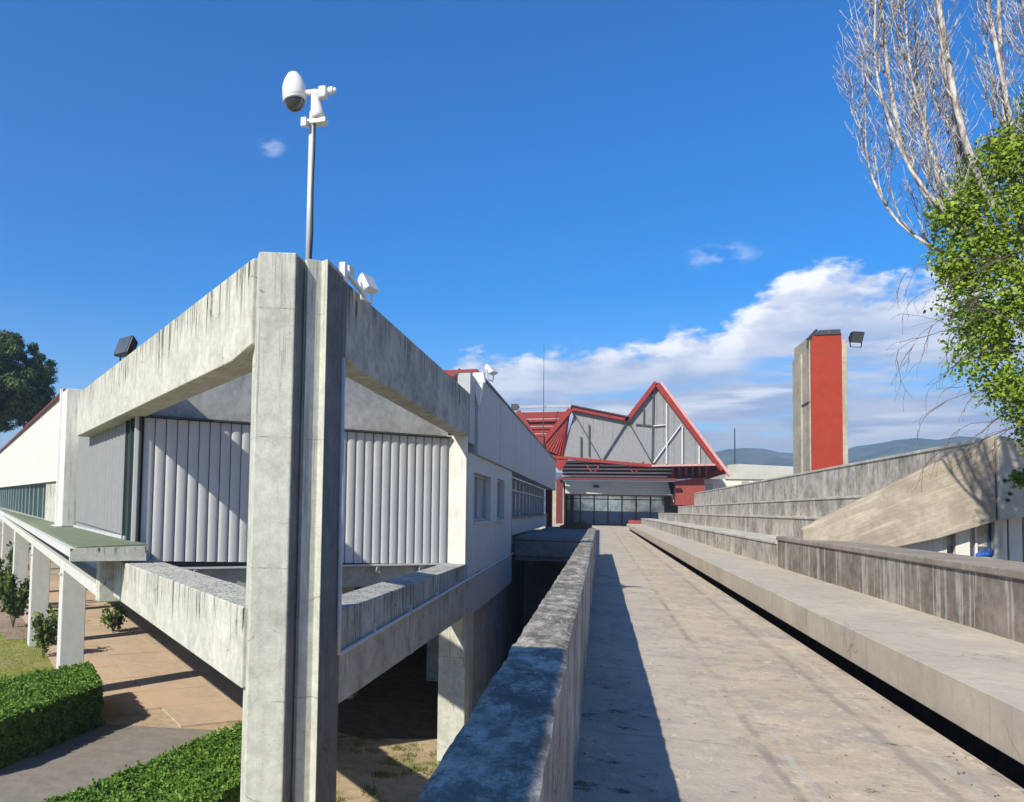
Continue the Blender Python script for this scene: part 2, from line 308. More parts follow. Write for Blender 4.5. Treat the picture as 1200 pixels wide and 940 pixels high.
def walkway_mat():
    mt, t, b = newmat('walkway_concrete')
    pos = t.add('ShaderNodeNewGeometry').outputs['Position']
    sx = t.add('ShaderNodeSeparateXYZ', i={0: pos})
    X, Y = sx.outputs[0], sx.outputs[1]
    wob = t.math('MULTIPLY', t.math('SUBTRACT', t.noise(pos, 1.5, 4), .5), .10)
    Xw = t.math('ADD', X, wob)
    p1 = t.noise(pos, .8, 6, .6); p2 = t.noise(pos, 4., 8, .72); p3 = t.noise(pos, 40., 5, .7)
    c = t.mix(t.ramp(p1, .3, .7), (.455, .365, .258), (.60, .485, .34))
    c = t.mix(t.ramp(p2, .48, .62, 0, .65), c, (.38, .32, .255)); c = t.mix(t.ramp(t.noise(pos, 1.9, 8, .7), .52, .66, 0, .6), c, (.33, .28, .235))
    c = t.mix(t.ramp(t.noise(pos, 9., 6, .7), .5, .68, 0, .6), c, (.58, .50, .39))
    c = t.mix(t.ramp(p3, .3, .7, .0, .3), c, (.22, .20, .18))
    # paler grey band to the left, seams running along the deck
    c = t.mix(t.ramp(Xw, 1.15, .75, 0, .45), c, (.42, .38, .335))
    def seam(x0, wd_, amt, colr, cc, brk=.5):
        d = t.math('ABSOLUTE', t.math('SUBTRACT', Xw, x0))
        k = t.math('MULTIPLY', t.ramp(d, wd_, wd_*.3), t.ramp(t.noise(t.scale(pos, (1, .6, 1)), 1.3, 5, .7), brk-.08, brk+.1))
        return t.mix(t.math('MULTIPLY', k, amt), cc, colr)
    c = t.mix(t.ramp(t.noise(pos, 1.2, 8, .7), .50, .62, 0, .45), c, (.30, .265, .24))
    c = seam(1.07, .05, .65, (.20, .18, .165), c, .47); c = seam(1.2, .035, .5, (.5, .46, .4), c, .45)
    c = seam(1.95, .06, .55, (.24, .20, .175), c, .45); c = seam(2.14, .05, .6, (.50, .43, .34), c, .45)
    c = seam(2.38, .03, .6, (.2, .17, .15), c, .5)
    # joints across
    fr = t.math('FRACT', t.math('DIVIDE', t.math('ADD', Y, t.math('MULTIPLY', wob, 1.2)), 2.45))
    dj = t.math('ABSOLUTE', t.math('SUBTRACT', fr, .5))
    k = t.math('MULTIPLY', t.ramp(dj, .008, .003), t.ramp(p1, .4, .6))
    c = t.mix(t.math('MULTIPLY', k, .6), c, (.18, .155, .135))
    c = t.mix(t.ramp(t.noise(t.scale(pos, (1., .45, 1)), 2.6, 9, .74), .53, .60, 0, .5), c, (.30, .25, .21))
    c = t.mix(t.ramp(t.noise(t.scale(pos, (1., .6, 1)), 6.5, 8, .75), .58, .64, 0, .75), c, (.62, .53, .41))
    # dark moss and missing flakes stretched across the deck
    fl = t.noise(t.vmath('ADD', t.scale(pos, (2.2, 6.5, 1)), (wob)), 1., 9, .78)
    fk = t.ramp(fl, .615, .645)
    left = t.ramp(X, .55, .15)
    fk2 = t.math('MULTIPLY', t.ramp(t.noise(pos, 3.2, 8, .75), .56, .66), t.math('MULTIPLY', left, t.ramp(Y, 15., 4.)))
    fk = t.math('MAXIMUM', fk, fk2)
    c = t.mix(t.math('MULTIPLY', fk, .8), c, (.07, .06, .052))
    t.l.new(c, b.inputs['Base Color']); b.inputs['Roughness'].default_value = .93; b.inputs['Specular IOR Level'].default_value = .2
    h = t.math('SUBTRACT', t.math('ADD', t.math('MULTIPLY', p2, .8), t.math('MULTIPLY', p3, .4)), t.math('MULTIPLY', fk, .9))
    t.l.new(t.add('ShaderNodeBump', i={'Strength': .7, 'Distance': .025, 'Height': h}).outputs[0], b.inputs['Normal'])
    return mt
M['walkway'] = walkway_mat()

# ---------------------------------------------------------------- mesh helpers
class MB:
    def __init__(s): s.v = []; s.f = []
    def poly(s, pts, faces):
        o = len(s.v); s.v += [tuple(p) for p in pts]; s.f += [tuple(i+o for i in f) for f in faces]; return s
    def extr(s, ring, vec):
        n = len(ring); a_ = [Vector(p) for p in ring]; b_ = [p+Vector(vec) for p in a_]
        f = [tuple(range(n-1, -1, -1)), tuple(range(n, 2*n))]+[(i, (i+1) % n, (i+1) % n+n, i+n) for i in range(n)]
        return s.poly(a_+b_, f)
    def box(s, x0, x1, y0, y1, z0, z1): return s.extr([(x0, y0, z0), (x1, y0, z0), (x1, y1, z0), (x0, y1, z0)], (0, 0, z1-z0))
    def hexa(s, lo, hi):        # two rings of four
        return s.poly(list(lo)+list(hi), [(3, 2, 1, 0), (4, 5, 6, 7), (0, 1, 5, 4), (1, 2, 6, 5), (2, 3, 7, 6), (3, 0, 4, 7)])
    def bar(s, p, q, w_, h_=None, up_=(0, 0, 1)):
        p, q = Vector(p), Vector(q); h_ = h_ or w_; d = (q-p).normalized()
        u = Vector(up_); sd_ = d.cross(u)
        if sd_.length < 1e-3: sd_ = d.cross(Vector((0, 1, 0)))
        sd_.normalize(); u = sd_.cross(d)
        ring = [p+sd_*(w_/2*i)+u*(h_/2*j) for i, j in ((-1, -1), (1, -1), (1, 1), (-1, 1))]
        return s.extr(ring, q-p)
    def tube(s, path, rad, n=8):
        path = [Vector(p) for p in path]; rings = []
        if not hasattr(rad, '__len__'): rad = [rad]*len(path)
        o = len(s.v); side = None
        for i, p in enumerate(path):
            d = (path[min(i+1, len(path)-1)]-path[max(i-1, 0)]).normalized()
            if side is None:
                side = d.orthogonal().normalized()
            else:
                side = (side-d*side.dot(d)); side = side.normalized() if side.length > 1e-5 else d.orthogonal().normalized()
            b2 = d.cross(side)
            for k in range(n):
                an = 2*math.pi*k/n; s.v.append(tuple(p+(side*math.cos(an)+b2*math.sin(an))*rad[i]))
        for i in range(len(path)-1):
            for k in range(n):
                s.f.append((o+i*n+k, o+i*n+(k+1) % n, o+(i+1)*n+(k+1) % n, o+(i+1)*n+k))
        s.f.append(tuple(o+k for k in range(n-1, -1, -1))); s.f.append(tuple(o+(len(path)-1)*n+k for k in range(n)))
        return s
    def lathe(s, c, axis, prof, n=20):       # prof: (distance along axis, radius)
        ax = Vector(axis).normalized(); u = ax.orthogonal().normalized(); v_ = ax.cross(u); c = Vector(c)
        o = len(s.v)
        for d, r in prof:
            for k in range(n):
                an = 2*math.pi*k/n; s.v.append(tuple(c+ax*d+(u*math.cos(an)+v_*math.sin(an))*max(r, .001)))
        for i in range(len(prof)-1):
            for k in range(n): s.f.append((o+i*n+k, o+i*n+(k+1) % n, o+(i+1)*n+(k+1) % n, o+(i+1)*n+k))
        s.f.append(tuple(o+k for k in range(n-1, -1, -1))); s.f.append(tuple(o+(len(prof)-1)*n+k for k in range(n)))
        return s
    def build(s, name, mat, parent=None, bevel=0, smooth=False, fix=True):
        vs = [Vector(v) for v in s.v]
        xs = [v.x for v in vs]; ys = [v.y for v in vs]; zs = [v.z for v in vs]
        org = Vector(((min(xs)+max(xs))/2, (min(ys)+max(ys))/2, min(zs)))
        me = bpy.data.meshes.new(name); me.from_pydata([v-org for v in vs], [], s.f); me.update()
        if fix:
            bm = bmesh.new(); bm.from_mesh(me); bmesh.ops.recalc_face_normals(bm, faces=bm.faces); bm.to_mesh(me); bm.free()
        if mat: me.materials.append(M[mat] if isinstance(mat, str) else mat)
        if smooth:
            for p in me.polygons: p.use_smooth = True
        o = bpy.data.objects.new(name, me); COL.objects.link(o)
        put(o, org, parent)
        if bevel:
            b = o.modifiers.new('bevel', 'BEVEL'); b.width = bevel; b.segments = 2; b.limit_method = 'ANGLE'; b.angle_limit = .7
        return o
WORLDLOC = {}
def put(o, loc, parent):
    loc = Vector(loc); WORLDLOC[o.name] = loc
    if parent is not None: o.parent = parent; o.location = loc-WORLDLOC[parent.name]
    else: o.location = loc
def copy_at(src, loc, parent, scale=None, rotz=None):
    o = src.copy(); COL.objects.link(o); put(o, loc, parent)
    if scale: o.scale = scale
    if rotz is not None: o.rotation_euler = (0, 0, rotz)
    return o
def thing(name, label, cat, loc, group=None):
    o = bpy.data.objects.new(name, None); COL.objects.link(o); o.empty_display_size = .2
    WORLDLOC[o.name] = Vector(loc); o.location = loc
    return tag(o, label, cat, group)
def tag(o, label, cat, group=None):
    o['label'] = label; o['category'] = cat
    if group: o['group'] = group
    return o
def struct(o, label=None):
    o['kind'] = 'structure'
    if label: o['label'] = label
    return o
# the left wing's own frame: s inward, t along the facade, 45 degrees off the walkway
A0 = Vector((-4.05, 8.85, 0)); NS = Vector((1, 1, 0))/math.sqrt(2); TT = Vector((-1, 1, 0))/math.sqrt(2)
def L(s, t, z): return A0+NS*s+TT*t+Vector((0, 0, z))
def lbox(mb, s0, s1, t0, t1, z0, z1): return mb.extr([L(s0, t0, z0), L(s1, t0, z0), L(s1, t1, z0), L(s0, t1, z0)], (0, 0, z1-z0))
XF = -3.4       # plane of the right-hand facade
GZ = -5.25      # ground level

# ---------------------------------------------------------------- setting
struct(MB().poly([(-9000, -9000, GZ), (9000, -9000, GZ), (9000, 9000, GZ), (-9000, 9000, GZ)], [(0, 1, 2, 3)]).build('ground', 'earth', fix=False))
def sheet(name, ring, z, mat): return MB().poly([(x, y, z) for x, y in ring], [tuple(range(len(ring)))]).build(name, mat, fix=False)
def up_normals(o):
    me = o.data
    if me.polygons[0].normal.z < 0: me.flip_normals()
    return o
struct(up_normals(sheet('lawn', [(-60, 5), (-14.0, 5), (-14.2, 20.9), (-18.6, 25), (-27.6, 34.3), (-60, 70)], GZ+.012, 'lawn')))
struct(up_normals(sheet('dark_shade_ground', [(-11.5, 24.6), (-6.6, 22.6), (-3.6, 23.8), (-3.6, 62), (-30, 62), (-30, 46)], GZ+.008, 'shade_brown')))  # dark sheet painting the shade on the ground under the building
struct(up_normals(sheet('garden_path', [(-10.9, 5), (-14.3, 5), (-14.25, 21.0), (-11.0, 21.65), (-8.9, 20.4), (-10.3, 15), (-10.6, 10)], GZ+.016, 'path')))
struct(up_normals(sheet('brick_path', [(-60, 64), (-60, 61), (-27.2, 31.4), (-25.9, 32.6)], GZ+.02, 'redpath')))
# hills
def hills():
    mb = MB(); N = 150; R = 30
    D0, D1 = 1150., 2100.
    azs = [math.radians(-75+150*i/N) for i in range(N+1)]
    def ridge(adeg):
        base = 4.55+.55*math.exp(-((adeg-18.5)/3.2)**2)+.35*math.exp(-((adeg-8.5)/2.6)**2)-.25*math.exp(-((adeg-13.5)/1.5)**2)
        base += .8*math.exp(-((adeg+30)/14)**2)-.9*math.exp(-((adeg+2)/5)**2)
        return base+.12*noise.noise(Vector((adeg*.9, 3, 0)))+.05*noise.noise(Vector((adeg*3.5, 9, 0)))
    for i, az_ in enumerate(azs):
        for j in range(R+1):
            f = j/R; d = D0+(D1-D0)*f
            h = (1500+350*math.sin(az_*3))*math.tan(math.radians(ridge(math.degrees(az_))))*.92
            g = math.sin(min(f/.55, 1)*math.pi/2)**1.4 if f < .55 else math.cos((f-.55)/.45*math.pi/2)
            z = GZ-4+h*g*(1+.10*noise.noise(Vector((d*.008, math.degrees(az_)*.5, 2))))
            mb.v.append((d*math.sin(az_), d*math.cos(az_), z))
    for i in range(N):
        for j in range(R):
            a_ = i*(R+1)+j; mb.f.append((a_, a_+1, a_+R+2, a_+R+1))
    return mb.build('hills', 'hill', smooth=True)
struct(hills())

# paving under the left wing: individual slabs
pav = thing('paved_court', 'pinkish paving slabs under and beside the raised left wing', 'paving', L(5, 25, GZ)); del pav['category'], pav['label']; pav['kind'] = 'structure'
first = None
for i in range(3):
    for j in range(19):
        s0, t0 = .9+i*2.4, 14.6+j*2.4
        if i == 0 and j == 0: continue
        if first is None:
            first = lbox(MB(), s0+.02, s0+2.38, t0+.02, t0+2.38, GZ-.04, GZ+.05).build('paving_slab', 'paving', pav)
            f0 = (s0, t0); fl = WORLDLOC[first.name].copy()
        else:
            copy_at(first, fl+NS*(s0-f0[0])+TT*(t0-f0[1])+Vector((0, 0, random.uniform(-.006, .006))), pav)

# ---------------------------------------------------------------- walkway, parapet, benches, terrace
wk = MB().box(-.33, 2.41, -4, 96, -.42, 0).build('walkway', 'walkway'); struct(wk)
MB().box(.2, 1.9, -3.9, 95.9, GZ, -.42).build('walkway_base', 'inner', wk)
def parapet():
    # rough cast top: a strip mesh with noise, kinks at the pour joints
    mb = MB(); ny = 420; nx = 9; nz = 5
    ys = []; y = -3.0
    while y < 30.0: ys.append(y); y += .045 if y < 9 else .15
    ys.append(30.0)
    def prof(y):
        wv = .012*noise.noise(Vector((y*.35, 0, 0)))+.012*noise.noise(Vector((y*1.7, 4, 0)))
        xo, xi = -.375-.0035*y*0, -.13-.002*y*0
        pts = []
        for k in range(nz+1): pts.append((xo+wv*.6, -.6+1.58*k/nz))
        for k in range(1, nx): pts.append((xo+(xi-xo)*k/nx, .98))
        for k in range(nz+1): pts.append((xi+wv, .98-.98*k/nz))
        return pts
    n = len(prof(0))
    for y in ys:
        for k, (x, z) in enumerate(prof(y)):
            top_ = z > .9
            dx = dz = 0
            if z > -.5 and not (z == 0 and x > -.2):
                amp = .010 if top_ else .004
                q = Vector((x*9, y*3.2, z*6))
                dz = (amp*noise.noise(q*1.6)+amp*.8*noise.noise(q*4.1)) if top_ else 0
                dz -= .012*max(0, noise.noise(Vector((x*5, y*1.3, 3)))) if top_ else 0
                dx = .5*amp*noise.noise(q*2.3+Vector((9, 0, 0)))
                if abs(z-.98) < 1e-6 and (k == nz or k == nz+nx): dz -= .008+.014*max(0, noise.noise(Vector((y*4.5, k, 1))))
            mb.v.append((x+dx, y, z+dz))
    for i in range(len(ys)-1):
        for k in range(n-1): a_ = i*n+k; mb.f.append((a_, a_+n, a_+n+1, a_+1))
    mb.f.append(tuple(range(n))); mb.f.append(tuple((len(ys)-1)*n+k for k in range(n-1, -1, -1)))
    o = mb.build('parapet_wall', 'parapet')
    return o
tag(parapet(), 'low rough concrete parapet along the left edge of the walkway', 'parapet')

bench = thing('long_bench', 'long low concrete bench slab beside the dark gap along the walkway', 'bench', (3.2, 40, .05))
y = -3.
while y < 84:
    y2 = min(y+21, 84); MB().box(2.55, 3.95, y+.002, y2-.002, .055, .40).build('bench_slab', 'bench', bench, bevel=.006); y = y2
MB().box(3.0, 3.8, -3, 84, -3.0, .055).build('support', 'shade_brown', bench)  # coloured dark brown to deepen the shade in the gap

ter = thing('stepped_terrace', 'stepped concrete seating terrace rising to the right of the walkway', 'terrace', (5.5, 45, GZ))
# front wall of the near end
nw = thing('seat_wall', 'brown streaked concrete wall with thick coping behind the near end of the bench', 'wall', (4.3, 8, GZ))
MB().box(3.93, 4.7, -3, 20.6, GZ, 1.02).build('wall_body', 'brown', nw)
y = -3.
cop = MB().box(3.90, 4.74, -3, 20.62, 1.02, 1.11).build('coping', 'coping', nw, bevel=.015)
ends = (84, 76, 70, 69)
tiers = [(3.92, 5.0, .40, .98, 20.64), (5.0, 6.1, .98, 1.57, 18.66), (6.1, 7.2, 1.57, 2.13, 18.66)]
for k, (x0, x1, z0, z1, ys_) in enumerate(tiers):
    y = ys_; 
    while y < ends[k]-.5:
        y2 = min(y+4.05, ends[k])
        j = random.uniform(-.008, .008)
        MB().box(x0+j, x1+.02, y+.008, y2-.008, z0-.5, z1-.06).build('riser_block', 'riser', ter)
        MB().box(x0-.025+j, x1+.02, y+.006, y2-.006, z1-.06, z1+random.uniform(-.003, .003)).build('tread_slab', 'tread', ter, bevel=.01)
        y = y2
y = 18.66
while y < 68.5:
    y2 = min(y+4.05, 69); MB().box(7.2, 7.46, y+.008, y2-.008, 1.6, 3.14).build('back_wall_panel', 'riser', ter)
    MB().box(7.17, 7.49, y+.006, y2-.006, 3.14, 3.21).build('coping', 'tread', ter, bevel=.01); y = y2
MB().box(4.2, 7.4, 20.7, 69, GZ, .9).build('base', 'inner', ter)
# raker at the near end of the terrace
rk = thing('raker_wall', 'sloping board-marked tan concrete wall closing the near end of the terrace', 'wall', (6, 18.4, 1))
MB().extr([(3.95, 18.25, 1.0), (3.95, 18.25, 1.32), (4.3, 18.25, 1.56), (7.22, 18.25, 3.24), (7.22, 18.25, 1.58), (6.3, 18.25, 1.22), (5.0, 18.25, .85)], (0, .25, 0)).build('slope', 'raker', rk, bevel=.015)
MB().extr([(7.24, 18.2, 1.58), (7.24, 18.2, 3.22), (7.36, 18.2, 3.2), (9.5, 18.2, 2.6), (11, 18.2, 2.4), (11, 18.2, 1.9), (7.9, 18.2, 1.72)], (0, .33, 0)).build('end_block', 'tread', rk, bevel=.02)
for px, pz in ((7.34, 2.35), (7.42, 2.1), (7.38, 1.98), (7.55, 2.5)):
    MB().lathe((px, 18.2, pz), (0, -1, 0), [(0, .035), (.03, .035), (.03, .018), (.05, .018)], 8).build('bolt', 'steel_dark', rk)
# red box at the far end of the bench
tag(MB().box(2.75, 3.9, 84.1, 85.4, 0, .75).build('brick_planter', 'brick', bevel=.02), 'low red block at the far end of the long bench', 'planter')

# room under the terrace with windows
rm = thing('lower_building', 'pale building with blue-lit windows seen under the sloping wall', 'building', (8, 20, GZ))
YR = 18.56
MB().box(5.3, 6.52, YR, YR+.2, GZ, 1.40).build('wall', 'whitewall', rm)
MB().box(6.52, 14, YR, YR+.2, GZ, .55).build('wall', 'whitewall', rm)
MB().box(6.52, 14, YR+.02, YR+.2, 1.66, 2.0).build('lintel', 'whitewall', rm)
MB().box(6.52, 14, 20.4, 20.55, GZ, 2.0).build('back_wall', 'steel_dark', rm)
for x0, x1 in ((6.66, 6.90), (7.30, 7.50), (7.53, 7.74), (8.4, 8.6), (9.3, 9.5)):
    MB().box(x0, x1, YR-.02, YR+.18, .55, 1.66).build('pilaster', 'whitewall', rm, bevel=.01)
for x0, x1 in ((6.52, 6.66), (6.90, 7.30), (7.74, 8.4), (8.6, 9.3)):
    wn = MB().box(x0, x1, YR+.12, YR+.15, .55, 1.66).build('window', 'glass_blue', rm)
    MB().box(x0, x0+.025, YR+.06, YR+.118, .55, 1.66).build('frame', 'whitewall', wn)
    if x1-x0 > .3: MB().box(x0+.11, x0+.15, YR+.06, YR+.118, .55, 1.66).build('frame', 'whitewall', wn)
def cloth():
    mb = MB()
    for k in range(10):
        c = Vector((7.13+.04*random.uniform(-2, 3), YR+.05, .90+.05*random.random()*2)); r = random.uniform(.035, .06)
        mb.lathe(c-Vector((0, 0, r)), (random.uniform(-.3, .3), .1, 1), [(0, .02), (r*.5, r*.9), (r, r), (r*1.6, r*.7), (r*1.9, .02)], 8)
    return mb.build('blue_clothes', 'bluecloth', smooth=True)
tag(cloth(), 'crumpled blue cloth piled on the sill of the window under the terrace', 'cloth')
MB().box(6.92, 7.29, YR-.03, YR+.11, .82, .87).build('sill', 'whitewall', rm)

# ---------------------------------------------------------------- corner column and its frame
cc = thing('corner_column', 'massive pale concrete corner column with a vertical groove', 'column', (-3.7, 9.4, GZ))
MB().extr([(-4.08, 8.88, GZ), (-3.645, 9.04, GZ), (-3.645, 9.45, GZ), (-3.645, 9.75, GZ), (-3.95, 9.85, GZ), (-4.35, 9.35, GZ)], (0, 0, 4.765-GZ)).build('pier', 'column', cc, bevel=.018)
MB().extr([(-3.643, 9.33, GZ), (-3.59, 9.33, GZ), (-3.58, 9.28, GZ), (-3.43, 9.42, GZ), (-3.33, 9.35, GZ), (-3.345, 10.2, GZ), (-3.8, 10.2, GZ), (-3.943, 9.855, GZ), (-3.643, 9.755, GZ)], (0, 0, 4.76-GZ)).build('pier', 'column', cc, bevel=.012)
MB().box(-3.6445, -3.632, 9.075, 9.325, GZ, 4.72).build('groove_shade_strip', 'groove', cc)  # thin dark strip painting the shade inside the groove
MB().extr([(-3.331, 9.38, GZ), (-3.323, 9.38, GZ), (-3.337, 10.195, GZ), (-3.346, 10.195, GZ)], (0, 0, 4.7-GZ)).build('shade_side', 'groove', cc)  # dark sheet painting shade on the column's unlit right side
# left upper beam with haunch
ub = MB()
ring = [(.25, 4.742), (15.0, 4.742), (15.0, 3.46), (1.0, 3.52), (.42, 3.60), (.25, 3.62)]
ub.extr([L(0, t, z) for t, z in ring], NS*.55)
tag(ub.build('ring_beam', 'beam', bevel=.02), 'upper left concrete beam streaked with black running down to the white pier', 'beam')
lb = MB(); ring = [(.25, .30), (8.6, .31), (8.6, -.50), (.25, -.70)]
lb.extr([L(0, t, z) for t, z in ring], NS*.85)
tag(lb.build('floor_beam', 'beam', bevel=.02), 'lower left concrete beam with black streaks under the slatted corner', 'beam')
rb = MB(); ring = [(10.2, 4.74), (21.3, 4.74), (21.3, 3.56), (11.0, 3.62), (10.2, 3.70)]
rb.extr([(XF, y, z) for y, z in ring], (-.4, 0, 0))
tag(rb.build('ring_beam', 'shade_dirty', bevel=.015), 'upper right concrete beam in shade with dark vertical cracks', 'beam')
rb = MB(); ring = [(10.2, .16), (21.3, .10), (21.3, -1.28), (10.9, -1.14), (10.2, -1.12)]
rb.extr([(XF, y, z) for y, z in ring], (-.62, 0, 0))
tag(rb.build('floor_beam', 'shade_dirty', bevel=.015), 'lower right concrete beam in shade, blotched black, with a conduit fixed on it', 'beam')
cd = MB(); cd.tube([(-3.32, 10.03, 3.6), (-3.30, 10.05, 0), (-3.32, 10.1, -.38), (-3.36, 10.3, -.42), (-3.36, 20, -.32), (-3.36, 33, -.2)], .034, 8)
cdo = tag(cd.build('conduit', 'galv', smooth=True), 'thin grey conduit running down the column and along the lower right beam', 'pipe')
for y_ in (12, 14.5, 17, 19.5, 23, 27, 31): MB().box(-3.40, -3.335, y_, y_+.03, -.38, -.24).build('clip', 'galv', cdo)

# slatted corner wall
cw = thing('slatted_wall', 'grey vertical metal slat screen under a smooth concrete band behind the corner column', 'wall', L(4.6, 8.5, .1))
lbox(MB(), .45, 8.78, 8.62, 8.9, 3.53, 5.15).build('upper_band', 'inner', cw)
lbox(MB(), .45, 8.78, 8.44, 8.62, 3.485, 3.53).build('rail', 'steel_dark', cw)
lbox(MB(), .45, 8.78, 8.60, 8.66, .12, 3.485).build('backing', 'slatdark', cw)
NSL = 32; s0_, s1_ = .53, 8.74; pitch = (s1_-s0_)/NSL
def slat_mesh(pw, depth):
    mb = MB(); n = 8; pts = []
    for k in range(n+1):
        f = k/n; pts.append((pw*(.035+.93*f), -depth*math.sin(math.pi*f)**.45))
    ring = [Vector((x, y, 0)) for x, y in pts]+[Vector((pw*.965, .012, 0)), Vector((pw*.035, .012, 0))]
    return mb.extr(ring, (0, 0, 1))
def make_slats(parent, org_fn, dirv, nrm, n, pw, depth, zf, mat='slat'):
    # dirv: along the row, nrm: away from the room
    mb = slat_mesh(pw, depth)
    rot = math.atan2(dirv.y, dirv.x); first = None
    for i in range(n):
        zb, zt = zf((i+.5)/n); base = org_fn(i); base.z = zb
        if first is None:
            me = bpy.data.meshes.new('slat'); me.from_pydata(mb.v, [], mb.f); me.materials.append(M[mat])
            bm = bmesh.new(); bm.from_mesh(me); bmesh.ops.recalc_face_normals(bm, faces=bm.faces); bm.to_mesh(me); bm.free()
            for p in me.polygons: p.use_smooth = len(p.vertices) == 4 
            first = bpy.data.objects.new('slat', me); COL.objects.link(first); o = first
            md = o.modifiers.new('e', 'EDGE_SPLIT'); md.split_angle = .9
        else: o = first.copy(); COL.objects.link(o)
        put(o, base, parent); o.rotation_euler = (random.uniform(-.001, .001), 0, rot+random.uniform(-.012, .012)); o.scale = (1, 1, zt-zb)
make_slats(cw, lambda i: L(s0_+i*pitch, 8.56, 0), NS, -TT, NSL, pitch, .034, lambda f: (.27-.18*f, 3.47))
lbox(MB(), .45, 8.78, 8.42, 8.50, .08, .12).build('drip_rail', 'galv', cw)
lbox(MB(), .6, 8.7, 8.75, 9.1, -.47, .06).build('edge_beam', 'inner', cw)
for s_ in (1.8, 3.6, 5.4, 6.6, 7.9): lbox(MB(), s_, s_+.06, 8.48, 8.74, -.12, .05).build('bracket', 'fascia', cw)
# post at the right end of the slats
pst = thing('facade_column', 'square pale column under the right beam, banded by a shadow below the floor', 'column', (-3.8, 21.5, GZ))
MB().box(-4.15, -3.42, 21.35, 22.1, GZ, -1.28).build('shaft', 'column', pst, bevel=.02)
MB().box(-3.98, -3.42, 21.12, 21.34, -1.0, 3.56).build('upper_shaft', 'whitewall', pst, bevel=.01)

# left recess: fine ribbed panel, dark door strip
rc = thing('ribbed_panel', 'fine ribbed grey wall panel behind the left end of the upper beam', 'wall', L(.5, 13, .8))
NR = 17; rp = (17.3-9.7)/NR
make_slats(rc, lambda i: L(.42, 17.3-i*rp, 0), -TT, -NS, NR, rp, .05, lambda f: (.92-.12*f, 3.6), 'ribbed')
lbox(MB(), .44, .6, 9.6, 17.4, .74, 3.62).build('backing', 'greywall', rc)
lbox(MB(), .36, .43, 9.5, 17.5, .70, .78).build('sill', 'galv', rc)
dg = thing('corner_window', 'tall narrow dark green window at the slatted corner', 'window', L(.5, 9, .4))
lbox(MB(), .40, .44, 8.60, 9.62, .45, 3.55).build('pane', 'glass_green', dg)
for t_ in (8.56, 9.05, 9.6): lbox(MB(), .34, .45, t_, t_+.05, .42, 3.58).build('frame', 'steel_white' if t_ == 8.56 else 'steel_dark', dg)
lbox(MB(), .42, .46, 8.46, 8.55, .2, 3.56).build('corner_post', 'slatdark', dg)

# ---------------------------------------------------------------- left wing
lw = thing('left_wing', 'long white rendered wing with stained fascia and a strip of green windows', 'building', L(1, 35, .5))
def wz(t): return 5.33-(t-19)*.008
# wall with window strip
MB().extr([L(.25, 19.4, 2.26), L(.25, 75, 2.45), L(.25, 75, wz(75)), L(.25, 19.4, wz(19.4))], NS*.35).build('fascia_wall', 'whitewall', lw)
lbox(MB(), .35, .7, 19.4, 25.6, .6, 2.258).build('wall', 'beam', lw)
MB().extr([L(.35, 25.6, .55), L(.35, 75, .75), L(.35, 75, 1.0), L(.35, 25.6, .74)], NS*.35).build('sill', 'inner', lw)
gl = MB().extr([L(.5, 25.6, .74), L(.5, 75, 1.0), L(.5, 75, 2.448), L(.5, 25.6, 2.258)], NS*.03).build('window_strip', 'glass_green', lw)
t_ = 25.6
while t_ < 60: lbox(MB(), .47, .5, t_, t_+.05, .74, 2.27).build('mullion', 'galv', gl); t_ += 2.1
lbox(MB(), .05, .9, 17.9, 19.4, .72, 5.25).build('pier', 'whitewall', lw, bevel=.02)
lbox(MB(), -.02, .05, 18.9, 19.15, .72, 5.36).build('pipe', 'white', lw)
lbox(MB(), -.1, .5, 18.1, 19.5, .66, .72).build('base_pad', 'whitewall', lw)
MB().extr([L(.12, 19.3, wz(19.4)), L(.12, 75, wz(75)), L(.12, 75, wz(75)+.09), L(.12, 19.3, wz(19.4)+.09)], NS*.5).build('roof_edge', 'darkred', lw)
lbox(MB(), 1.0, 1.2, 9.5, 26, 5.05, 5.56).build('roof_edge', 'darkred', lw)
lbox(MB(), .6, .9, 15.05, 17.85, 3.4, 5.0).build('infill', 'whitewall', lw)
# ledge
ld = thing('green_ledge', 'green roofed ledge with white edge jutting out below the ribbed panel', 'ledge', L(0, 20, .4))
def sO(t): return -1.05+(t-7.5)*1.25/46.5
def zO(t): return .60+(t-7.5)*.12/46.5
TE = 66
MB().hexa([L(-.95, 7.55, .50), L(.45, 7.55, .5), L(1.1, TE, .62), L(sO(TE)+.1, TE, .62)], [L(-.95, 7.55, .64), L(.45, 7.55, .70), L(1.1, TE, .86), L(sO(TE)+.1, TE, .76)]).build('membrane', 'green', ld)
MB().hexa([L(-1.10, 7.45, .44), L(-.96, 7.55, .44), L(sO(TE)+.12, TE, .58), L(sO(TE), TE, .58)], [L(-1.10, 7.45, .60), L(-.96, 7.55, .60), L(sO(TE)+.12, TE, .74), L(sO(TE), TE, .74)]).build('edge', 'whitepaint', ld)
MB().hexa([L(-1.1, 7.42, .36), L(.42, 7.42, .36), L(.42, 7.54, .36), L(-1.1, 7.54, .36)], [L(-1.1, 7.42, .61), L(.42, 7.42, .66), L(.42, 7.54, .66), L(-1.1, 7.54, .61)]).build('end_face', 'beam', ld)
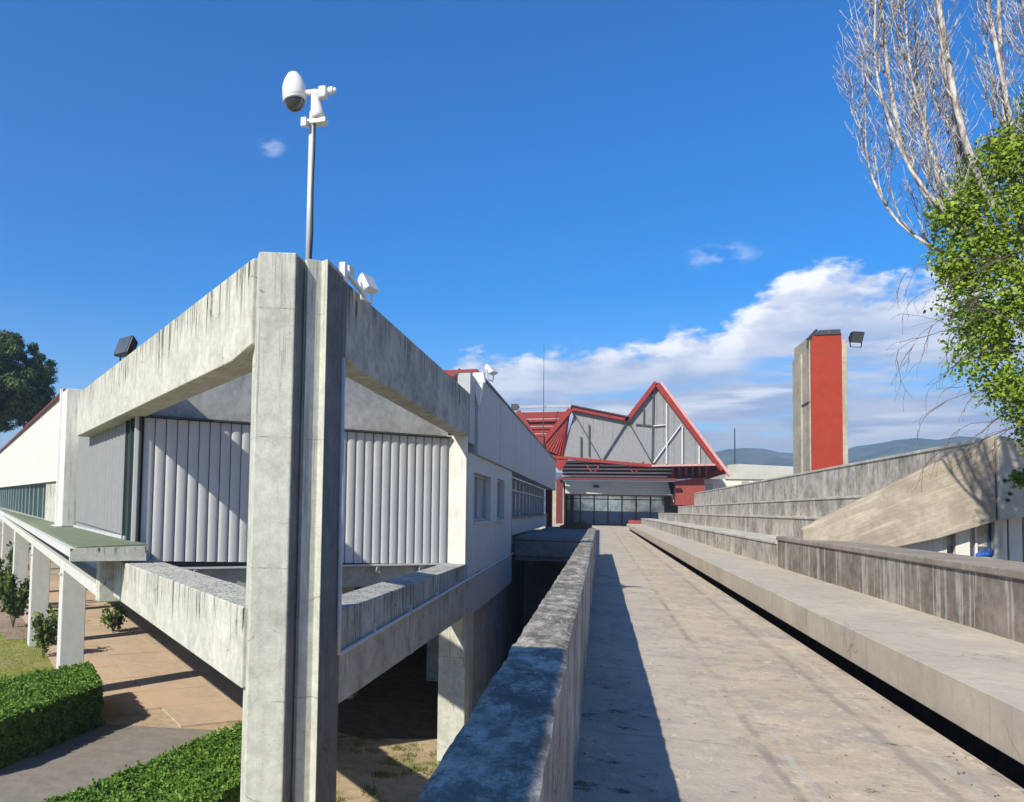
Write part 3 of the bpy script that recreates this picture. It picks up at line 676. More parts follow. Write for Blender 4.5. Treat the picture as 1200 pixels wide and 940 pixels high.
# lower white beam
eb = thing('edge_beam', 'white painted edge beam sloping away under the green ledge', 'beam', L(0, 25, -.4))
def zB(t): return -.36+(t-9.)*.0225
MB().hexa([L(-.3, 9.05, zB(9)-.17), L(.3, 9.05, zB(9)-.17), L(.3, 66, zB(66)-.17), L(-.15, 66, zB(66)-.17)], [L(-.3, 9.05, zB(9)+.08), L(.3, 9.05, zB(9)+.08), L(.3, 66, zB(66)+.08), L(-.15, 66, zB(66)+.08)]).build('flange', 'whitepaint', eb, bevel=.01)
MB().hexa([L(.2, 9.3, zB(9)+.081), L(.3, 9.3, zB(9)+.081), L(.3, 66, zB(66)+.08), L(.2, 66, zB(66)+.081)], [L(.2, 9.3, .5), L(.3, 9.3, .5), L(.3, 66, .62), L(.2, 66, .62)]).build('web', 'fascia', eb)
MB().hexa([L(-.3, 8.62, -.62), L(.35, 8.62, -.62), L(.35, 9.04, -.62), L(-.3, 9.04, -.62)], [L(-.3, 8.62, .36), L(.35, 8.62, .36), L(.35, 9.04, .36), L(-.3, 9.04, .36)]).build('end_bracket', 'column', eb, bevel=.015)
# columns under the left wing
c0 = None
labs = {20: 'nearest white column under the left wing, behind the hedge', 30.5: 'second white column under the left wing, beyond the leafy shrub', 41: 'third white column under the left wing', 51.5: 'farthest visible white column under the left wing'}
for t_ in (20, 30.5, 41, 51.5):
    if c0 is None:
        root = thing('wing_column', labs[t_], 'column', L(.78, t_, GZ), 'columns under the left wing')
        sh = lbox(MB(), .38, 1.18, t_-.42, t_+.42, GZ, -.42).build('shaft', 'whitepaint', root, bevel=.02)
        cp = MB().lathe(L(.37, t_-.2, -1.0), -NS, [(0, .06), (.08, .06), (.1, .02)], 8).build('outlet', 'galv', root)
        c0 = (root, [sh, cp], t_)
    else:
        root = c0[0].copy(); COL.objects.link(root); root['label'] = labs[t_]
        base = L(.78, t_, GZ); WORLDLOC[root.name] = base; root.location = base
        for ch in c0[1]:
            o = ch.copy(); COL.objects.link(o); o.parent = root
            if o.name.startswith('shaft'): o.scale = (1, 1, 1+(zB(t_)-zB(20))/4.8)
# floor & roof of the main building
poly = [L(.95, 8.95, 0), Vector((-3.95, 21.36, 0)), Vector((-3.75, 64, 0)), Vector((-47, 64, 0)), L(1.0, 66, 0)]
mbld = thing('main_building', 'raised main building body with shaded right facade, windows and grey fascia', 'building', (-12, 35, -.5))
MB().extr([p+Vector((0, 0, -.46)) for p in poly], (0, 0, .5)).build('floor_slab', 'inner', mbld)
MB().extr([p+Vector((0, 0, 4.3)) for p in poly], (0, 0, .25)).build('roof_slab', 'inner', mbld)
# under-building walls, added to block light and keep the space dark
MB().box(-4.2, -3.9, 25.9, 64, GZ, -.47).build('light_closing_wall', 'inner', mbld)
MB().box(-32, -4.2, 47, 47.3, GZ, -.47).build('light_closing_wall', 'inner', mbld)
MB().box(-3.9, -.34, 44, 44.3, GZ, -.36).build('light_closing_wall', 'inner', mbld)
for x_, y_ in ((-9, 27), (-14, 32), (-9, 36), (-18, 38), (-6.5, 31)): MB().box(x_, x_+.7, y_, y_+.7, GZ, -.47).build('inner_column', 'inner', mbld)
# right facade wall
fw_ = MB()
def fwall(y0, y1, z0, z1, dx=0): return MB().box(XF-.28+dx, XF+dx, y0, y1, z0, z1)
# wall pieces round the windows
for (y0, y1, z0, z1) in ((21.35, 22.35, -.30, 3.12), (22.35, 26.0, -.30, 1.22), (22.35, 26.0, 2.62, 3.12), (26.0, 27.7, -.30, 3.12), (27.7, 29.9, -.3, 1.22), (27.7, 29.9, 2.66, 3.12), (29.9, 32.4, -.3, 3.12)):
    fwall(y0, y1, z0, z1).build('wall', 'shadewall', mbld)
fwall(21.35, 32.4, -1.35, -.302, .03).build('floor_beam', 'fascia', mbld, bevel=.01)
for (y0, y1, z1) in ((22.35, 26.0, 2.62), (27.7, 29.9, 2.66)):
    wn = MB().box(XF-.25, XF-.22, y0, y1, 1.22, z1).build('window', 'glass_grey', mbld)
    for yy in (y0, (y0+y1)/2-.03, y1-.07): MB().box(XF-.22, XF-.16, yy, yy+.07, 1.22, z1).build('frame', 'fascia', wn)
    MB().box(XF-.219, XF-.165, y0, y1, 1.222, 1.29).build('frame', 'fascia', wn); MB().box(XF-.219, XF-.165, y0, y1, z1-.08, z1-.002).build('frame', 'fascia', wn)
    for q in range(9): zz = z1-.12-q*.06; MB().box(XF-.218, XF-.20, y0+.08, y1-.08, zz-.025, zz).build('shutter_slat', 'fascia', wn)
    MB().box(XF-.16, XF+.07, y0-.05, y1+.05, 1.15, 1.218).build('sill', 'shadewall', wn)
# fascia panels along the top
y = 22.3; k = 0
while y < 63.6:
    y2 = min(y+2.6, 64.2); MB().box(XF-.5, XF+.10+random.uniform(-.01, .01), y+.015, y2-.015, 3.13, 5.42).build('fascia_panel', 'fascia', mbld, bevel=.008); y = y2
MB().box(XF-.6, XF+.14, 22.3, 64.2, 5.42, 5.5).build('roof_edge', 'steel_dark', mbld)
MB().box(XF-.3, XF+.02, 21.32, 22.28, 3.4, 5.3).build('fascia_panel', 'fascia', mbld)
MB().box(XF-.2, XF-.02, 32.42, 32.8, -.3, 3.12).build('dark_jamb', 'steel_dark', mbld)
# recessed glazing band
gb = MB().box(XF-.62, XF-.58, 32.8, 60.8, 1.3, 3.1).build('window_band', 'glass_grey', mbld)
y = 32.8
while y < 60: MB().box(XF-.575, XF-.5, y, y+.1, 1.3, 3.1).build('mullion', 'fascia', gb); y += 2.0
MB().box(XF-.575, XF-.49, 32.8, 60.8, 2.45, 2.53).build('transom', 'fascia', gb)
MB().box(XF-.62, XF-.3, 32.8, 60.8, 1.2, 1.3).build('sill', 'steel_dark', mbld)
MB().box(XF-.6, XF-.4, 32.8, 60.8, .42, 1.2).build('low_wall', 'shadewall', mbld)
MB().box(XF-.5, XF-.05, 61.2, 62.2, -.3, 3.12).build('red_pillar', 'darkred', mbld)
# red roof strip above
rs = MB(); rs.box(-5.0, -3.45, 23.0, 24.3, 5.505, 5.70)
rr = tag(rs.build('red_roof_cap', 'red'), 'short strip of red metal roof trim above the right beam', 'roof trim')
for x_ in (-4.55, -4.0): MB().box(x_, x_+.04, 22.985, 24.3, 5.70, 5.73).build('seam', 'darkred', rr)
# bridge slab between the facade and the walkway
bs = thing('link_slab', 'shaded concrete link slab between the right facade and the walkway parapet', 'slab', (-1.8, 40, -.5))
MB().box(XF+.02, -.38, 33.6, 58, -.34, .44).build('slab', 'shade_slab', bs, bevel=.02)  # shade is put into this slab's dark colour
MB().box(XF+.02, -.38, 33.7, 34.2, -.52, -.342).build('lip', 'shade_slab', bs)
MB().box(XF+.02, -.38, 33.58, 33.6, .30, .33).build('joint', 'slatdark', bs)
def clump(mb, c, rad, n, size, flat=1., up=.0):
    for _ in range(n):
        while True:
            p = Vector((random.uniform(-1, 1), random.uniform(-1, 1), random.uniform(-1, 1)))
            if p.length <= 1: break
        p = Vector((p.x*rad[0], p.y*rad[1], p.z*rad[2]))+Vector(c)
        leaf(mb, p, size*random.uniform(.6, 1.3))
def leaf(mb, p, s, nrm=None, asp=.55):
    n_ = nrm or Vector((random.gauss(0, 1), random.gauss(0, 1), random.gauss(.5, 1)))
    n_.normalize(); u = n_.orthogonal().normalized(); v_ = n_.cross(u); an = random.uniform(0, 6.28)
    a_ = u*math.cos(an)+v_*math.sin(an); b_ = n_.cross(a_)
    o = len(mb.v); h = n_*(s*.12)
    mb.v += [tuple(p-a_*s), tuple(p+b_*s*asp-h), tuple(p+a_*s), tuple(p-b_*s*asp-h)]
    mb.f += [(o, o+1, o+2), (o, o+2, o+3)]
pt = thing('potted_bush', 'dark low bush on the link slab beside the far walkway', 'bush', (-1.2, 54, .44))
mb = MB(); clump(mb, (-1.4, 54, .65), (.8, 2.2, .25), 900, .08); mb.build('foliage', 'dryfol', pt, fix=False)
MB().box(-2.4, -.5, 51.6, 56.4, .441, .62).build('trough', 'brick', pt)

# ---------------------------------------------------------------- fittings on the column and beams
cm = thing('camera_mast', 'slim galvanised mast carrying a white dome camera above the corner column', 'mast', (-3.69, 9.6, 4.765))
MB().tube([(-3.69, 9.6, 4.76), (-3.69, 9.6, 5.6), (-3.685, 9.6, 6.86)], .042, 12).build('pole', 'galv', cm, smooth=True)
MB().tube([(-3.65, 9.57, 4.77), (-3.63, 9.55, 5.2), (-3.645, 9.56, 5.8), (-3.63, 9.55, 6.4), (-3.64, 9.56, 6.75)], .017, 6).build('cable', 'black', cm, smooth=True)
MB().box(-3.80, -3.48, 9.54, 9.68, 6.68, 6.75).build('bracket', 'white', cm, bevel=.015)
MB().box(-3.80, -3.72, 9.46, 9.52, 6.62, 6.74).build('junction_box', 'white', cm, bevel=.01)
hd = MB().lathe((-3.60, 9.6, 6.75), (-.18, 0, 1), [(0, .08), (.05, .10), (.16, .08), (.36, .045), (.42, .03)], 16).build('neck', 'white', cm, smooth=True)
MB().box(-3.60, -3.48, 9.53, 9.66, 7.02, 7.18).build('housing', 'white', cm, bevel=.03)
MB().lathe((-3.46, 9.6, 7.12), (1, 0, 0), [(0, .05), (.06, .05), (.06, .03), (.1, .03)], 10).build('gland', 'white', cm)
ax = Vector((-.10, 0, 1)).normalized(); c_ = Vector((-3.93, 9.58, 6.98))
MB().lathe(c_, ax, [(.06, .148), (.12, .165), (.26, .16), (.36, .125), (.44, .075), (.475, .02)], 24).build('dome_shell', 'white', cm, smooth=True)
MB().lathe(c_, ax, [(-.085, .02), (-.07, .07), (-.03, .11), (.02, .132), (.06, .14)], 24).build('dome_glass', 'dome', cm, smooth=True)
MB().lathe(c_, ax, [(.05, .16), (.075, .165), (.075, .15)], 24).build('rim', 'galv', cm, smooth=True)
MB().tube([(-3.80, 9.6, 7.14), (-3.6, 9.6, 7.12)], .04, 10).build('arm', 'white', cm)

def floodlight(name, label, loc, yaw, tilt, size, mat, glassm='lens'):
    root = thing(name, label, 'floodlight', loc)
    def T(x, y, z):
        p = Vector((x, y, z)); p = Matrix.Rotation(tilt, 3, 'X') @ p; p = Matrix.Rotation(yaw, 3, 'Z') @ p
        return p+Vector(loc)+Vector((0, 0, size*.75))
    w_, h_, d_ = size*.5, size*.42, size*.2
    fr = [T(-w_, -d_, -h_), T(w_, -d_, -h_), T(w_, -d_, h_), T(-w_, -d_, h_)]
    bk = [T(-w_*.75, d_, -h_*.7), T(w_*.75, d_, -h_*.7), T(w_*.75, d_, h_*.7), T(-w_*.75, d_, h_*.7)]
    MB().hexa(fr, bk).build('housing', mat, root, bevel=size*.09)
    g = [T(-w_*.86, -d_-.012, -h_*.84), T(w_*.86, -d_-.012, -h_*.84), T(w_*.86, -d_-.012, h_*.84), T(-w_*.86, -d_-.012, h_*.84)]
    g2 = [T(-w_*.86, -d_-.002, -h_*.84), T(w_*.86, -d_-.002, -h_*.84), T(w_*.86, -d_-.002, h_*.84), T(-w_*.86, -d_-.002, h_*.84)]
    MB().hexa(g, g2).build('glass', glassm, root)
    yk = MB()
    l_ = Vector(loc)
    for sx in (-1, 1): yk.bar(T(sx*w_*1.06, 0, 0), l_+Matrix.Rotation(yaw, 3, 'Z') @ Vector((sx*w_*.8, 0, .02)), .02, .04)
    yk.bar(l_+Matrix.Rotation(yaw, 3, 'Z') @ Vector((-w_*.82, 0, .015)), l_+Matrix.Rotation(yaw, 3, 'Z') @ Vector((w_*.82, 0, .015)), .04, .02)
    yk.build('yoke', mat, root)
    return root
floodlight('floodlight', 'black floodlight standing on top of the upper left beam', L(.3, 9.6, 4.74), math.radians(-25), -.35, .62, 'black', 'lens')
f1 = floodlight('floodlight', 'white floodlight on an arm at the top of the corner column', (-3.28, 10.95, 4.60), math.radians(75), -.5, .34, 'white', 'white')
arm = MB(); arm.bar((-3.36, 10.0, 4.86), (-3.28, 10.9, 4.66), .05, .05); arm.build('arm', 'white', f1)
MB().box(-3.42, -3.31, 10.0, 10.12, 4.66, 4.92).build('bracket', 'white', f1, bevel=.01)
MB().box(-3.42, -3.33, 10.35, 10.5, 4.8, 4.98).build('clamp', 'steel_white', f1, bevel=.01)
f2 = floodlight('floodlight', 'white floodlight and bracket at the near end of the grey fascia', (-3.1, 23.3, 5.38), math.radians(70), -.7, .42, 'white', 'white')
MB().bar((-4.2, 22.0, 5.05), (-3.2, 22.4, 5.16), .10, .12).build('arm', 'white', f2)
MB().hexa([Vector((-3.5, 22.2, 5.15)), Vector((-3.1, 22.2, 5.15)), Vector((-3.1, 22.45, 5.2)), Vector((-3.5, 22.45, 5.2))], [Vector((-3.45, 22.2, 5.45)), Vector((-3.15, 22.2, 5.45)), Vector((-3.15, 22.45, 5.5)), Vector((-3.45, 22.45, 5.5))]).build('box', 'white', f2, bevel=.02)
MB().hexa([Vector((-3.32, 22.28, 4.55)), Vector((-3.26, 22.28, 4.55)), Vector((-3.26, 22.34, 4.55)), Vector((-3.32, 22.34, 4.55))], [Vector((-3.42, 22.2, 5.15)), Vector((-3.16, 22.2, 5.15)), Vector((-3.16, 22.42, 5.15)), Vector((-3.42, 22.42, 5.15))]).build('hanging_bracket', 'white', f2)

# ---------------------------------------------------------------- red roofed hall at the end of the walkway
YH = 85.
hl = thing('entrance_hall', 'hall with red zigzag truss roof and glass doors at the end of the walkway', 'building', (2, 92, 0))
def H(x, z, y=YH): return Vector((x, y, z))
def hbar(nm, a_, b_, w_, mat, y=YH, dep=None, parent=None):
    return MB().bar((a_[0], y, a_[1]), (b_[0], y, b_[1]), dep or w_, w_, up_=(0, 0, 1)).build(nm, mat, parent or hl)
# grey gable wall behind the truss, in panels
def gable_top(x):
    if x < 2.61: return 12.15+(x+2.93)*(10.95-12.15)/5.54
    if x < 5.45: return 10.95+(x-2.61)*(14.45-10.95)/2.84
    return 14.45-(x-5.45)*(14.45-6.5)/5.6
xs_ = [-3.6+i*.97 for i in range(16)]
xs_ = sorted(set([round(x, 3) for x in xs_ if x < 10.8]+[2.61, 5.45, 10.95]))
for x0, x1 in zip(xs_[:-1], xs_[1:]):
    if x1-x0 < .02: continue
    zb = lambda x: 7.15-(x+3.67)*.103 if x < 4.9 else 6.35
    xa, xb = x0+.012, x1-.012
    l_ = [(xa, 85.3, zb(xa)), (xb, 85.3, zb(xb)), (xb, 85.3, max(gable_top(max(xb, -2.93)), zb(xb)+.05)), (xa, 85.3, max(gable_top(max(xa, -2.93)), zb(xa)+.05))]
    if x0 < -2.95: l_[3] = (xa, 85.3, 8.5); l_[2] = (xb, 85.3, 11.6)
    MB().extr(l_, (0, .2, 0)).build('wall_panel', 'greywall', hl)
hbar('top_chord', (-2.95, 12.3), (2.75, 11.0), .42, 'red', dep=.5)
hbar('roof_trim', (-2.95, 12.56), (2.75, 11.26), .12, 'steel_dark', dep=.9)
hbar('rising_chord', (2.5, 10.85), (5.35, 14.75), .42, 'red', dep=.5)
hbar('falling_chord', (5.4, 14.6), (11.4, 5.9), .42, 'red', dep=.5)
hbar('roof_verge', (5.75, 14.75), (12.1, 5.3), .26, 'pink', y=84.8, dep=.5)
hbar('bottom_chord', (-4.87, 7.2), (4.95, 6.28), .3, 'red', dep=.4)
hbar('bottom_chord', (4.95, 6.28), (10.8, 6.42), .18, 'pink', dep=.4)
for a_, b_, ww, mm in (((-2.7, 11.9), (.05, 6.95), .16, 'steel_dark'), ((.3, 6.95), (2.5, 10.6), .16, 'steel_dark'), ((2.8, 10.7), (5.0, 6.55), .16, 'steel_dark'), ((5.1, 14.0), (5.0, 6.6), .2, 'steel_dark'),
                       ((6.35, 12.6), (6.35, 6.5), .16, 'steel_white'), ((5.1, 6.6), (7.75, 10.5), .15, 'steel_white'), ((7.8, 10.3), (7.8, 6.5), .14, 'steel_white'), ((9.35, 8.3), (9.35, 6.5), .14, 'steel_white'),
                       ((5.1, 10.35), (6.35, 10.45), .13, 'steel_white'), ((3.4, 10.55), (4.9, 10.4), .13, 'steel_dark'), ((4.2, 12.2), (4.2, 10.5), .08, 'steel_dark'), ((-1.9, 9.3), (-1.9, 7.2), .2, 'steel_dark'), ((-1.1, 10.6), (-1.1, 7.3), .12, 'steel_dark')):
    hbar('truss_member', a_, b_, ww*.7, mm, y=85.12, dep=.12)
# folded roof: V bay at left
def rbar(a_, b_, w_, mat='red', nm='rafter'): return MB().bar(a_, b_, w_, w_*1.2).build(nm, mat, hl)
rbar((-8.3, 84.6, 12.0), (-6.05, 84.6, 8.3), .42); rbar((-2.95, 84.6, 12.1), (-6.05, 84.6, 8.3), .42)
rbar((-8.7, 84.6, 12.45), (-2.9, 84.6, 12.45), .2, 'fascia', 'ridge_cap')
MB().box(-9.0, -8.3, 84.2, 85.0, 12.15, 12.75).build('ridge_end', 'steel_dark', hl)
# ribbed underside of the roof seen through the V
n_ = 9
for i in range(n_):
    f = (i+.5)/n_; z = 8.5+f*3.7; hw = .15+f*2.65; y_ = 85.6+f*1.4
    MB().bar((-6.0-hw*.9, y_, z), (-6.0+hw*1.05, y_, z+.05), .16, .26).build('purlin', 'red', hl)
    if i % 2 == 0: MB().bar((-6.0-hw*.9, y_+.08, z+.2), (-6.0+hw*1.05, y_+.08, z+.22), .06, .07).build('batten', 'tread', hl)
MB().extr([(-6.0, 86.5, 8.2), (-3.0, 88.5, 12.3), (-8.7, 88.5, 12.3)], (0, .15, 0)).build('soffit', 'darkred', hl)
# fan of red fins
for i in range(7):
    f = i/6
    a_ = (-2.95-.04*i, 84.7-.0*i, 11.9); b_ = (-5.6+f*1.75, 84.7+.1*i, 8.0-f*.75)
    MB().bar(a_, b_, .20, .34).build('fin', 'red', hl)
MB().extr([(-3.0, 85.55, 12.1), (-6.0, 85.55, 8.3), (-4.4, 85.55, 7.1), (-3.6, 85.55, 7.1)], (0, .12, 0)).build('fin_panel', 'darkred', hl)
MB().extr([(-5.6, 84.9, 7.3), (-3.0, 84.9, 7.15), (-3.95, 84.9, 5.65)], (0, .2, 0)).build('gusset', 'red', hl)
# underside louvres between the bottom chord and canopy
for i in range(5):
    z = 5.25+i*.36; y_ = 85.9+.35*(5-i)
    MB().box(-3.9, 7.1, y_, y_+.5, z, z+.13).build('louvre', 'steel_white' if i % 2 else 'galv', hl)
MB().box(-3.9, 7.3, 88.4, 88.6, 4.9, 7.0).build('louvre_backing', 'darkred', hl)
MB().box(-4.1, 7.35, 85.6, 85.9, 4.82, 5.05).build('canopy_beam', 'darkred', hl)
for x_ in (-.7, 3.3):
    for sx in (-1, 1): hbar('strut', (x_+sx*.9, 6.7), (x_+sx*.1, 5.6), .12, 'red', y=85.3)
for i in range(6):
    x_ = 6.9+i*.62
    MB().bar((x_, 85.0, 6.3), (x_+.25, 87.5, 5.2), .18, .28).build('bracket', 'darkred', hl)
MB().extr([(6.6, 87.6, 5.0), (10.6, 87.6, 5.3), (11.4, 87.6, 6.4), (6.6, 87.6, 6.4)], (0, .2, 0)).build('soffit', 'darkred', hl)
# roof planes running back
MB().hexa([H(5.45, 14.5, 85.5), H(11.9, 5.6, 85.5), H(11.9, 5.6, 112), H(5.45, 14.5, 112)], [H(5.45, 14.7, 85.5), H(12.1, 5.7, 85.5), H(12.1, 5.7, 112), H(5.45, 14.7, 112)]).build('roof', 'red', hl)
MB().hexa([H(2.61, 10.8, 85.5), H(5.45, 14.5, 85.5), H(5.45, 14.5, 112), H(2.61, 10.8, 112)], [H(2.5, 10.98, 85.5), H(5.45, 14.71, 85.5), H(5.45, 14.71, 112), H(2.5, 10.98, 112)]).build('roof', 'red', hl)
MB().hexa([H(-2.9, 12.2, 85.5), H(2.6, 10.8, 85.5), H(2.6, 10.8, 112), H(-2.9, 12.2, 112)], [H(-2.9, 12.4, 85.5), H(2.6, 11.0, 85.5), H(2.6, 11.0, 112), H(-2.9, 12.4, 112)]).build('roof', 'red', hl)
# canopy band and glass doors
MB().box(-3.6, 7.3, 88.7, 97.5, 3.45, 4.82).build('canopy_fascia', 'canopy', hl)
MB().extr([(7.31, 88.7, 2.6), (7.31, 88.7, 4.82), (6.75, 88.7, 4.82)], (0, .4, 0)).build('canopy_end', 'canopy', hl)
MB().box(-.7, -.1, 88.5, 88.7, 4.1, 4.4).build('lamp_box', 'steel_dark', hl)
dx = (7.0+3.7)/7
for i in range(7):
    x0 = -3.7+i*dx
    dr = MB().box(x0+.07, x0+dx-.07, 96.2, 96.24, .12, 1.62).build('door_leaf', 'doorblue', hl)
    MB().box(x0+.07, x0+dx-.07, 96.2, 96.24, 1.62, 3.4).build('glass', 'doorpale', dr)
    MB().box(x0+.07, x0+dx-.07, 96.1, 96.19, 2.95, 3.05).build('rail', 'steel_dark', dr)
    MB().box(x0-.07, x0+.07, 96.0, 96.2, 0, 3.45).build('mullion', 'steel_dark', hl)
    MB().box(x0+.071, x0+dx-.071, 96.02, 96.18, .0, .12).build('threshold', 'steel_dark', hl)
MB().box(-5.0, -3.8, 90, 97, 0, 4.8).build('side_wall', 'towerc', hl)
MB().box(-4.4, -3.75, 86, 86.5, .2, 4.9).build('post', 'darkred', hl)
MB().box(-3.3, -2.9, 95.2, 95.6, 0, 3.45).build('post', 'steel_dark', hl)
MB().box(-6, 16, 98, 110, 0, 5).build('rear_wall', 'greywall', hl)
struct(MB().box(-6, 12, 84.6, 98, -.5, -.012).build('forecourt', 'bench'))
MB().extr([(7.35, 87, 2.4), (10.2, 87, 2.4), (10.0, 87, 5.25), (7.35, 87, 4.84)], (0, 6, 0)).build('brick_wall', 'brick', hl)
# aerial
tag(MB().tube([(-5.65, 84.2, 8.2), (-5.65, 84.2, 12.6), (-5.66, 84.2, 19.)], [.06, .04, .02], 6).build('aerial', 'steel_dark'), 'thin radio aerial rising from the red V of the hall roof', 'aerial')
tag(MB().tube([(14.9, 101, 0), (14.9, 101, 11.6)], [.12, .06], 8).build('lamp_mast', 'steel_dark'), 'slender dark mast between the hall gable and the red tower', 'mast')

# white buildings beyond the terrace
wb = thing('white_building', 'low white building with shallow cream gable behind the terrace', 'building', (18, 95, 0))
MB().box(9.5, 32, 92, 104, GZ, 5.3).build('wall', 'whitewall', wb)
MB().extr([(12.6, 91.8, 5.302), (32, 91.8, 5.302), (32, 91.8, 6.3), (20, 91.8, 6.6), (14, 91.8, 6.9), (12.9, 91.8, 6.8)], (0, 12, 0)).build('roof', 'canopy', wb)
for i in range(9): MB().box(14.2+i*1.1, 14.9+i*1.1, 91.9, 92, 4.6, 5.1).build('vent', 'towerc', wb)
MB().box(9.9, 11.4, 91.9, 92, 3.2, 4.7).build('window', 'glass_grey', wb)

# ---------------------------------------------------------------- red tower
YT = 38.
tw = thing('stair_tower', 'square concrete tower with a tall red front panel', 'tower', (9.2, 39.5, GZ))
MB().box(8.50, 8.565, YT, YT+2.7, GZ, 9.30).build('left_pier', 'towerc', tw, bevel=.02)
MB().box(8.44, 8.50, YT+1.2, YT+2.75, GZ, 8.75).build('side_pier', 'towerc', tw)
MB().box(9.742, 9.93, YT, YT+2.7, GZ, 9.1).build('right_pier', 'towerc', tw, bevel=.02)
MB().box(8.567, 9.74, YT+.05, YT+2.6, GZ, 9.35).build('red_panel', 'towered', tw)
MB().box(8.45, 8.499, YT-.001, YT+2.0, 6.45, 6.48).build('joint', 'steel_dark', tw)
MB().box(8.505, 8.563, YT-.008, YT-.001, 6.45, 6.48).build('joint', 'steel_dark', tw)
MB().box(8.72, 9.72, YT, YT+2.5, 9.352, 9.42).build('cap', 'steel_dark', tw)
cp = MB().box(8.95, 9.72, YT+.1, YT+2, 9.42, 9.58).build('cap_box', 'steel_dark', tw)
MB().bar((8.45, YT, 9.15), (8.85, YT+.2, 9.6), .1, .1).build('strap', 'steel_dark', tw)
MB().bar((8.45, YT, 8.8), (8.47, YT, 9.25), .06, .06).build('strap', 'steel_dark', tw)
floodlight('floodlight', 'black floodlight on the right side of the red tower', (10.25, YT, 8.75), math.radians(25), .35, .60, 'black')

# added wall out of view on the left, sized only to shade the near parapet
tag(MB().box(-2.0, -1.5, -3.5, .95, GZ, 3.3).build('shade_wall', 'beam', bevel=.02), 'added unseen concrete wall that shades the near end of the parapet', 'wall')

# ---------------------------------------------------------------- vegetation
def hedge(name, label, ring, h, n, size=.05, group=None):
    root = thing(name, label, 'hedge', (sum(p[0] for p in ring)/4, sum(p[1] for p in ring)/4, GZ), group)
    P = [Vector((x, y, 0)) for x, y in ring]
    core = MB(); c = sum(P, Vector())/4
    core.extr([c+(p-c)*.93+Vector((0, 0, GZ)) for p in P], (0, 0, h-.12)).build('branches', 'bark', root)
    mb = MB()
    def bil(u, v_): return P[0]*(1-u)*(1-v_)+P[1]*u*(1-v_)+P[2]*u*v_+P[3]*(1-u)*v_
    for _ in range(n):
        r = random.random(); u, v_ = random.random(), random.random(); z = random.random()
        if r < .5: zz = 1; 
        elif r < .75: u = random.choice((0, 1)); zz = z
        else: v_ = random.choice((0, 1)); zz = z
        p = bil(u, v_); 
        bump = .11*noise.noise(Vector((p.x*1.6, p.y*1.6, zz*2)))+.08*noise.noise(Vector((p.x*5, p.y*5, zz*5)))
        dpt = random.random()**2*.16; dpt += .12 if noise.noise(Vector((p.x*3.3, p.y*3.3, zz*4))) > .42 else 0
        out = (p-c).normalized() if zz != 1 else Vector((0, 0, 0))
        q = p+out*(bump-dpt)+Vector((random.gauss(0, .015), random.gauss(0, .015), GZ+zz*h+(bump-dpt if zz == 1 else 0)))
        nn = Vector((random.gauss(0, .7), random.gauss(0, .7), random.gauss(.4, .6)))+out*.6+(Vector((0, 0, .7)) if zz == 1 else Vector())
        leaf(mb, q, size*random.uniform(.6, 1.25), nn)
    for _ in range(n//60):
        u, v_ = random.random(), random.random(); p = bil(u, v_)+Vector((0, 0, GZ+h-.03)); hh = random.uniform(.06, .17); tip = p+Vector((random.gauss(0, .04), random.gauss(0, .04), hh))
        for q in range(4): leaf(mb, p.lerp(tip, random.uniform(.3, 1)), size*random.uniform(.6, 1.1))
    mb.build('foliage', 'hedge', root, fix=False)
hedge('hedge', 'clipped green hedge at the far left below the lawn', [(-18.6, 15.5), (-14.35, 15.5), (-14.35, 20.75), (-16.6, 23.2)], 1.28, 70000, .055, 'clipped hedges by the garden path')
hedge('hedge', 'clipped green hedge running behind the corner column at bottom left', [(-10.0, 12.4), (-7.0, 12.4), (-7.3, 20.5), (-8.75, 20.3)], 1.1, 70000, .05, 'clipped hedges by the garden path')

def grass():
    mb = MB()
    for _ in range(26000):
        x, y = random.uniform(-32, -14.3), random.uniform(16, 36)
        if y > x*-1.0+6.3 and True: continue
        if noise.noise(Vector((x*.6, y*.6, 0))) < -.25: continue
        h = random.uniform(.03, .09); an = random.uniform(0, 6.28); dx_, dy_ = math.cos(an)*.012, math.sin(an)*.012
        o = len(mb.v); lx, ly = random.gauss(0, .03), random.gauss(0, .03)
        mb.v += [(x-dx_, y-dy_, GZ+.01), (x+dx_, y+dy_, GZ+.01), (x+lx, y+ly, GZ+.01+h)]; mb.f.append((o, o+1, o+2))
    # tufts on the bare earth by the right column
    for _ in range(160):
        cx, cy = random.uniform(-7, -2.5), random.uniform(15.5, 23)
        if noise.noise(Vector((cx*.9, cy*.9, 5))) < .0: continue
        for k in range(40):
            x, y = cx+random.gauss(0, .12), cy+random.gauss(0, .12); h = random.uniform(.04, .12); an = random.uniform(0, 6.28); dx_, dy_ = math.cos(an)*.012, math.sin(an)*.012
            o = len(mb.v); mb.v += [(x-dx_, y-dy_, GZ), (x+dx_, y+dy_, GZ), (x+random.gauss(0, .04), y+random.gauss(0, .04), GZ+h)]; mb.f.append((o, o+1, o+2))
    o = mb.build('grass', 'grassm', fix=False); o['kind'] = 'stuff'; o['label'] = 'short yellowish grass on the lawn and tufts by the columns'; 
grass()
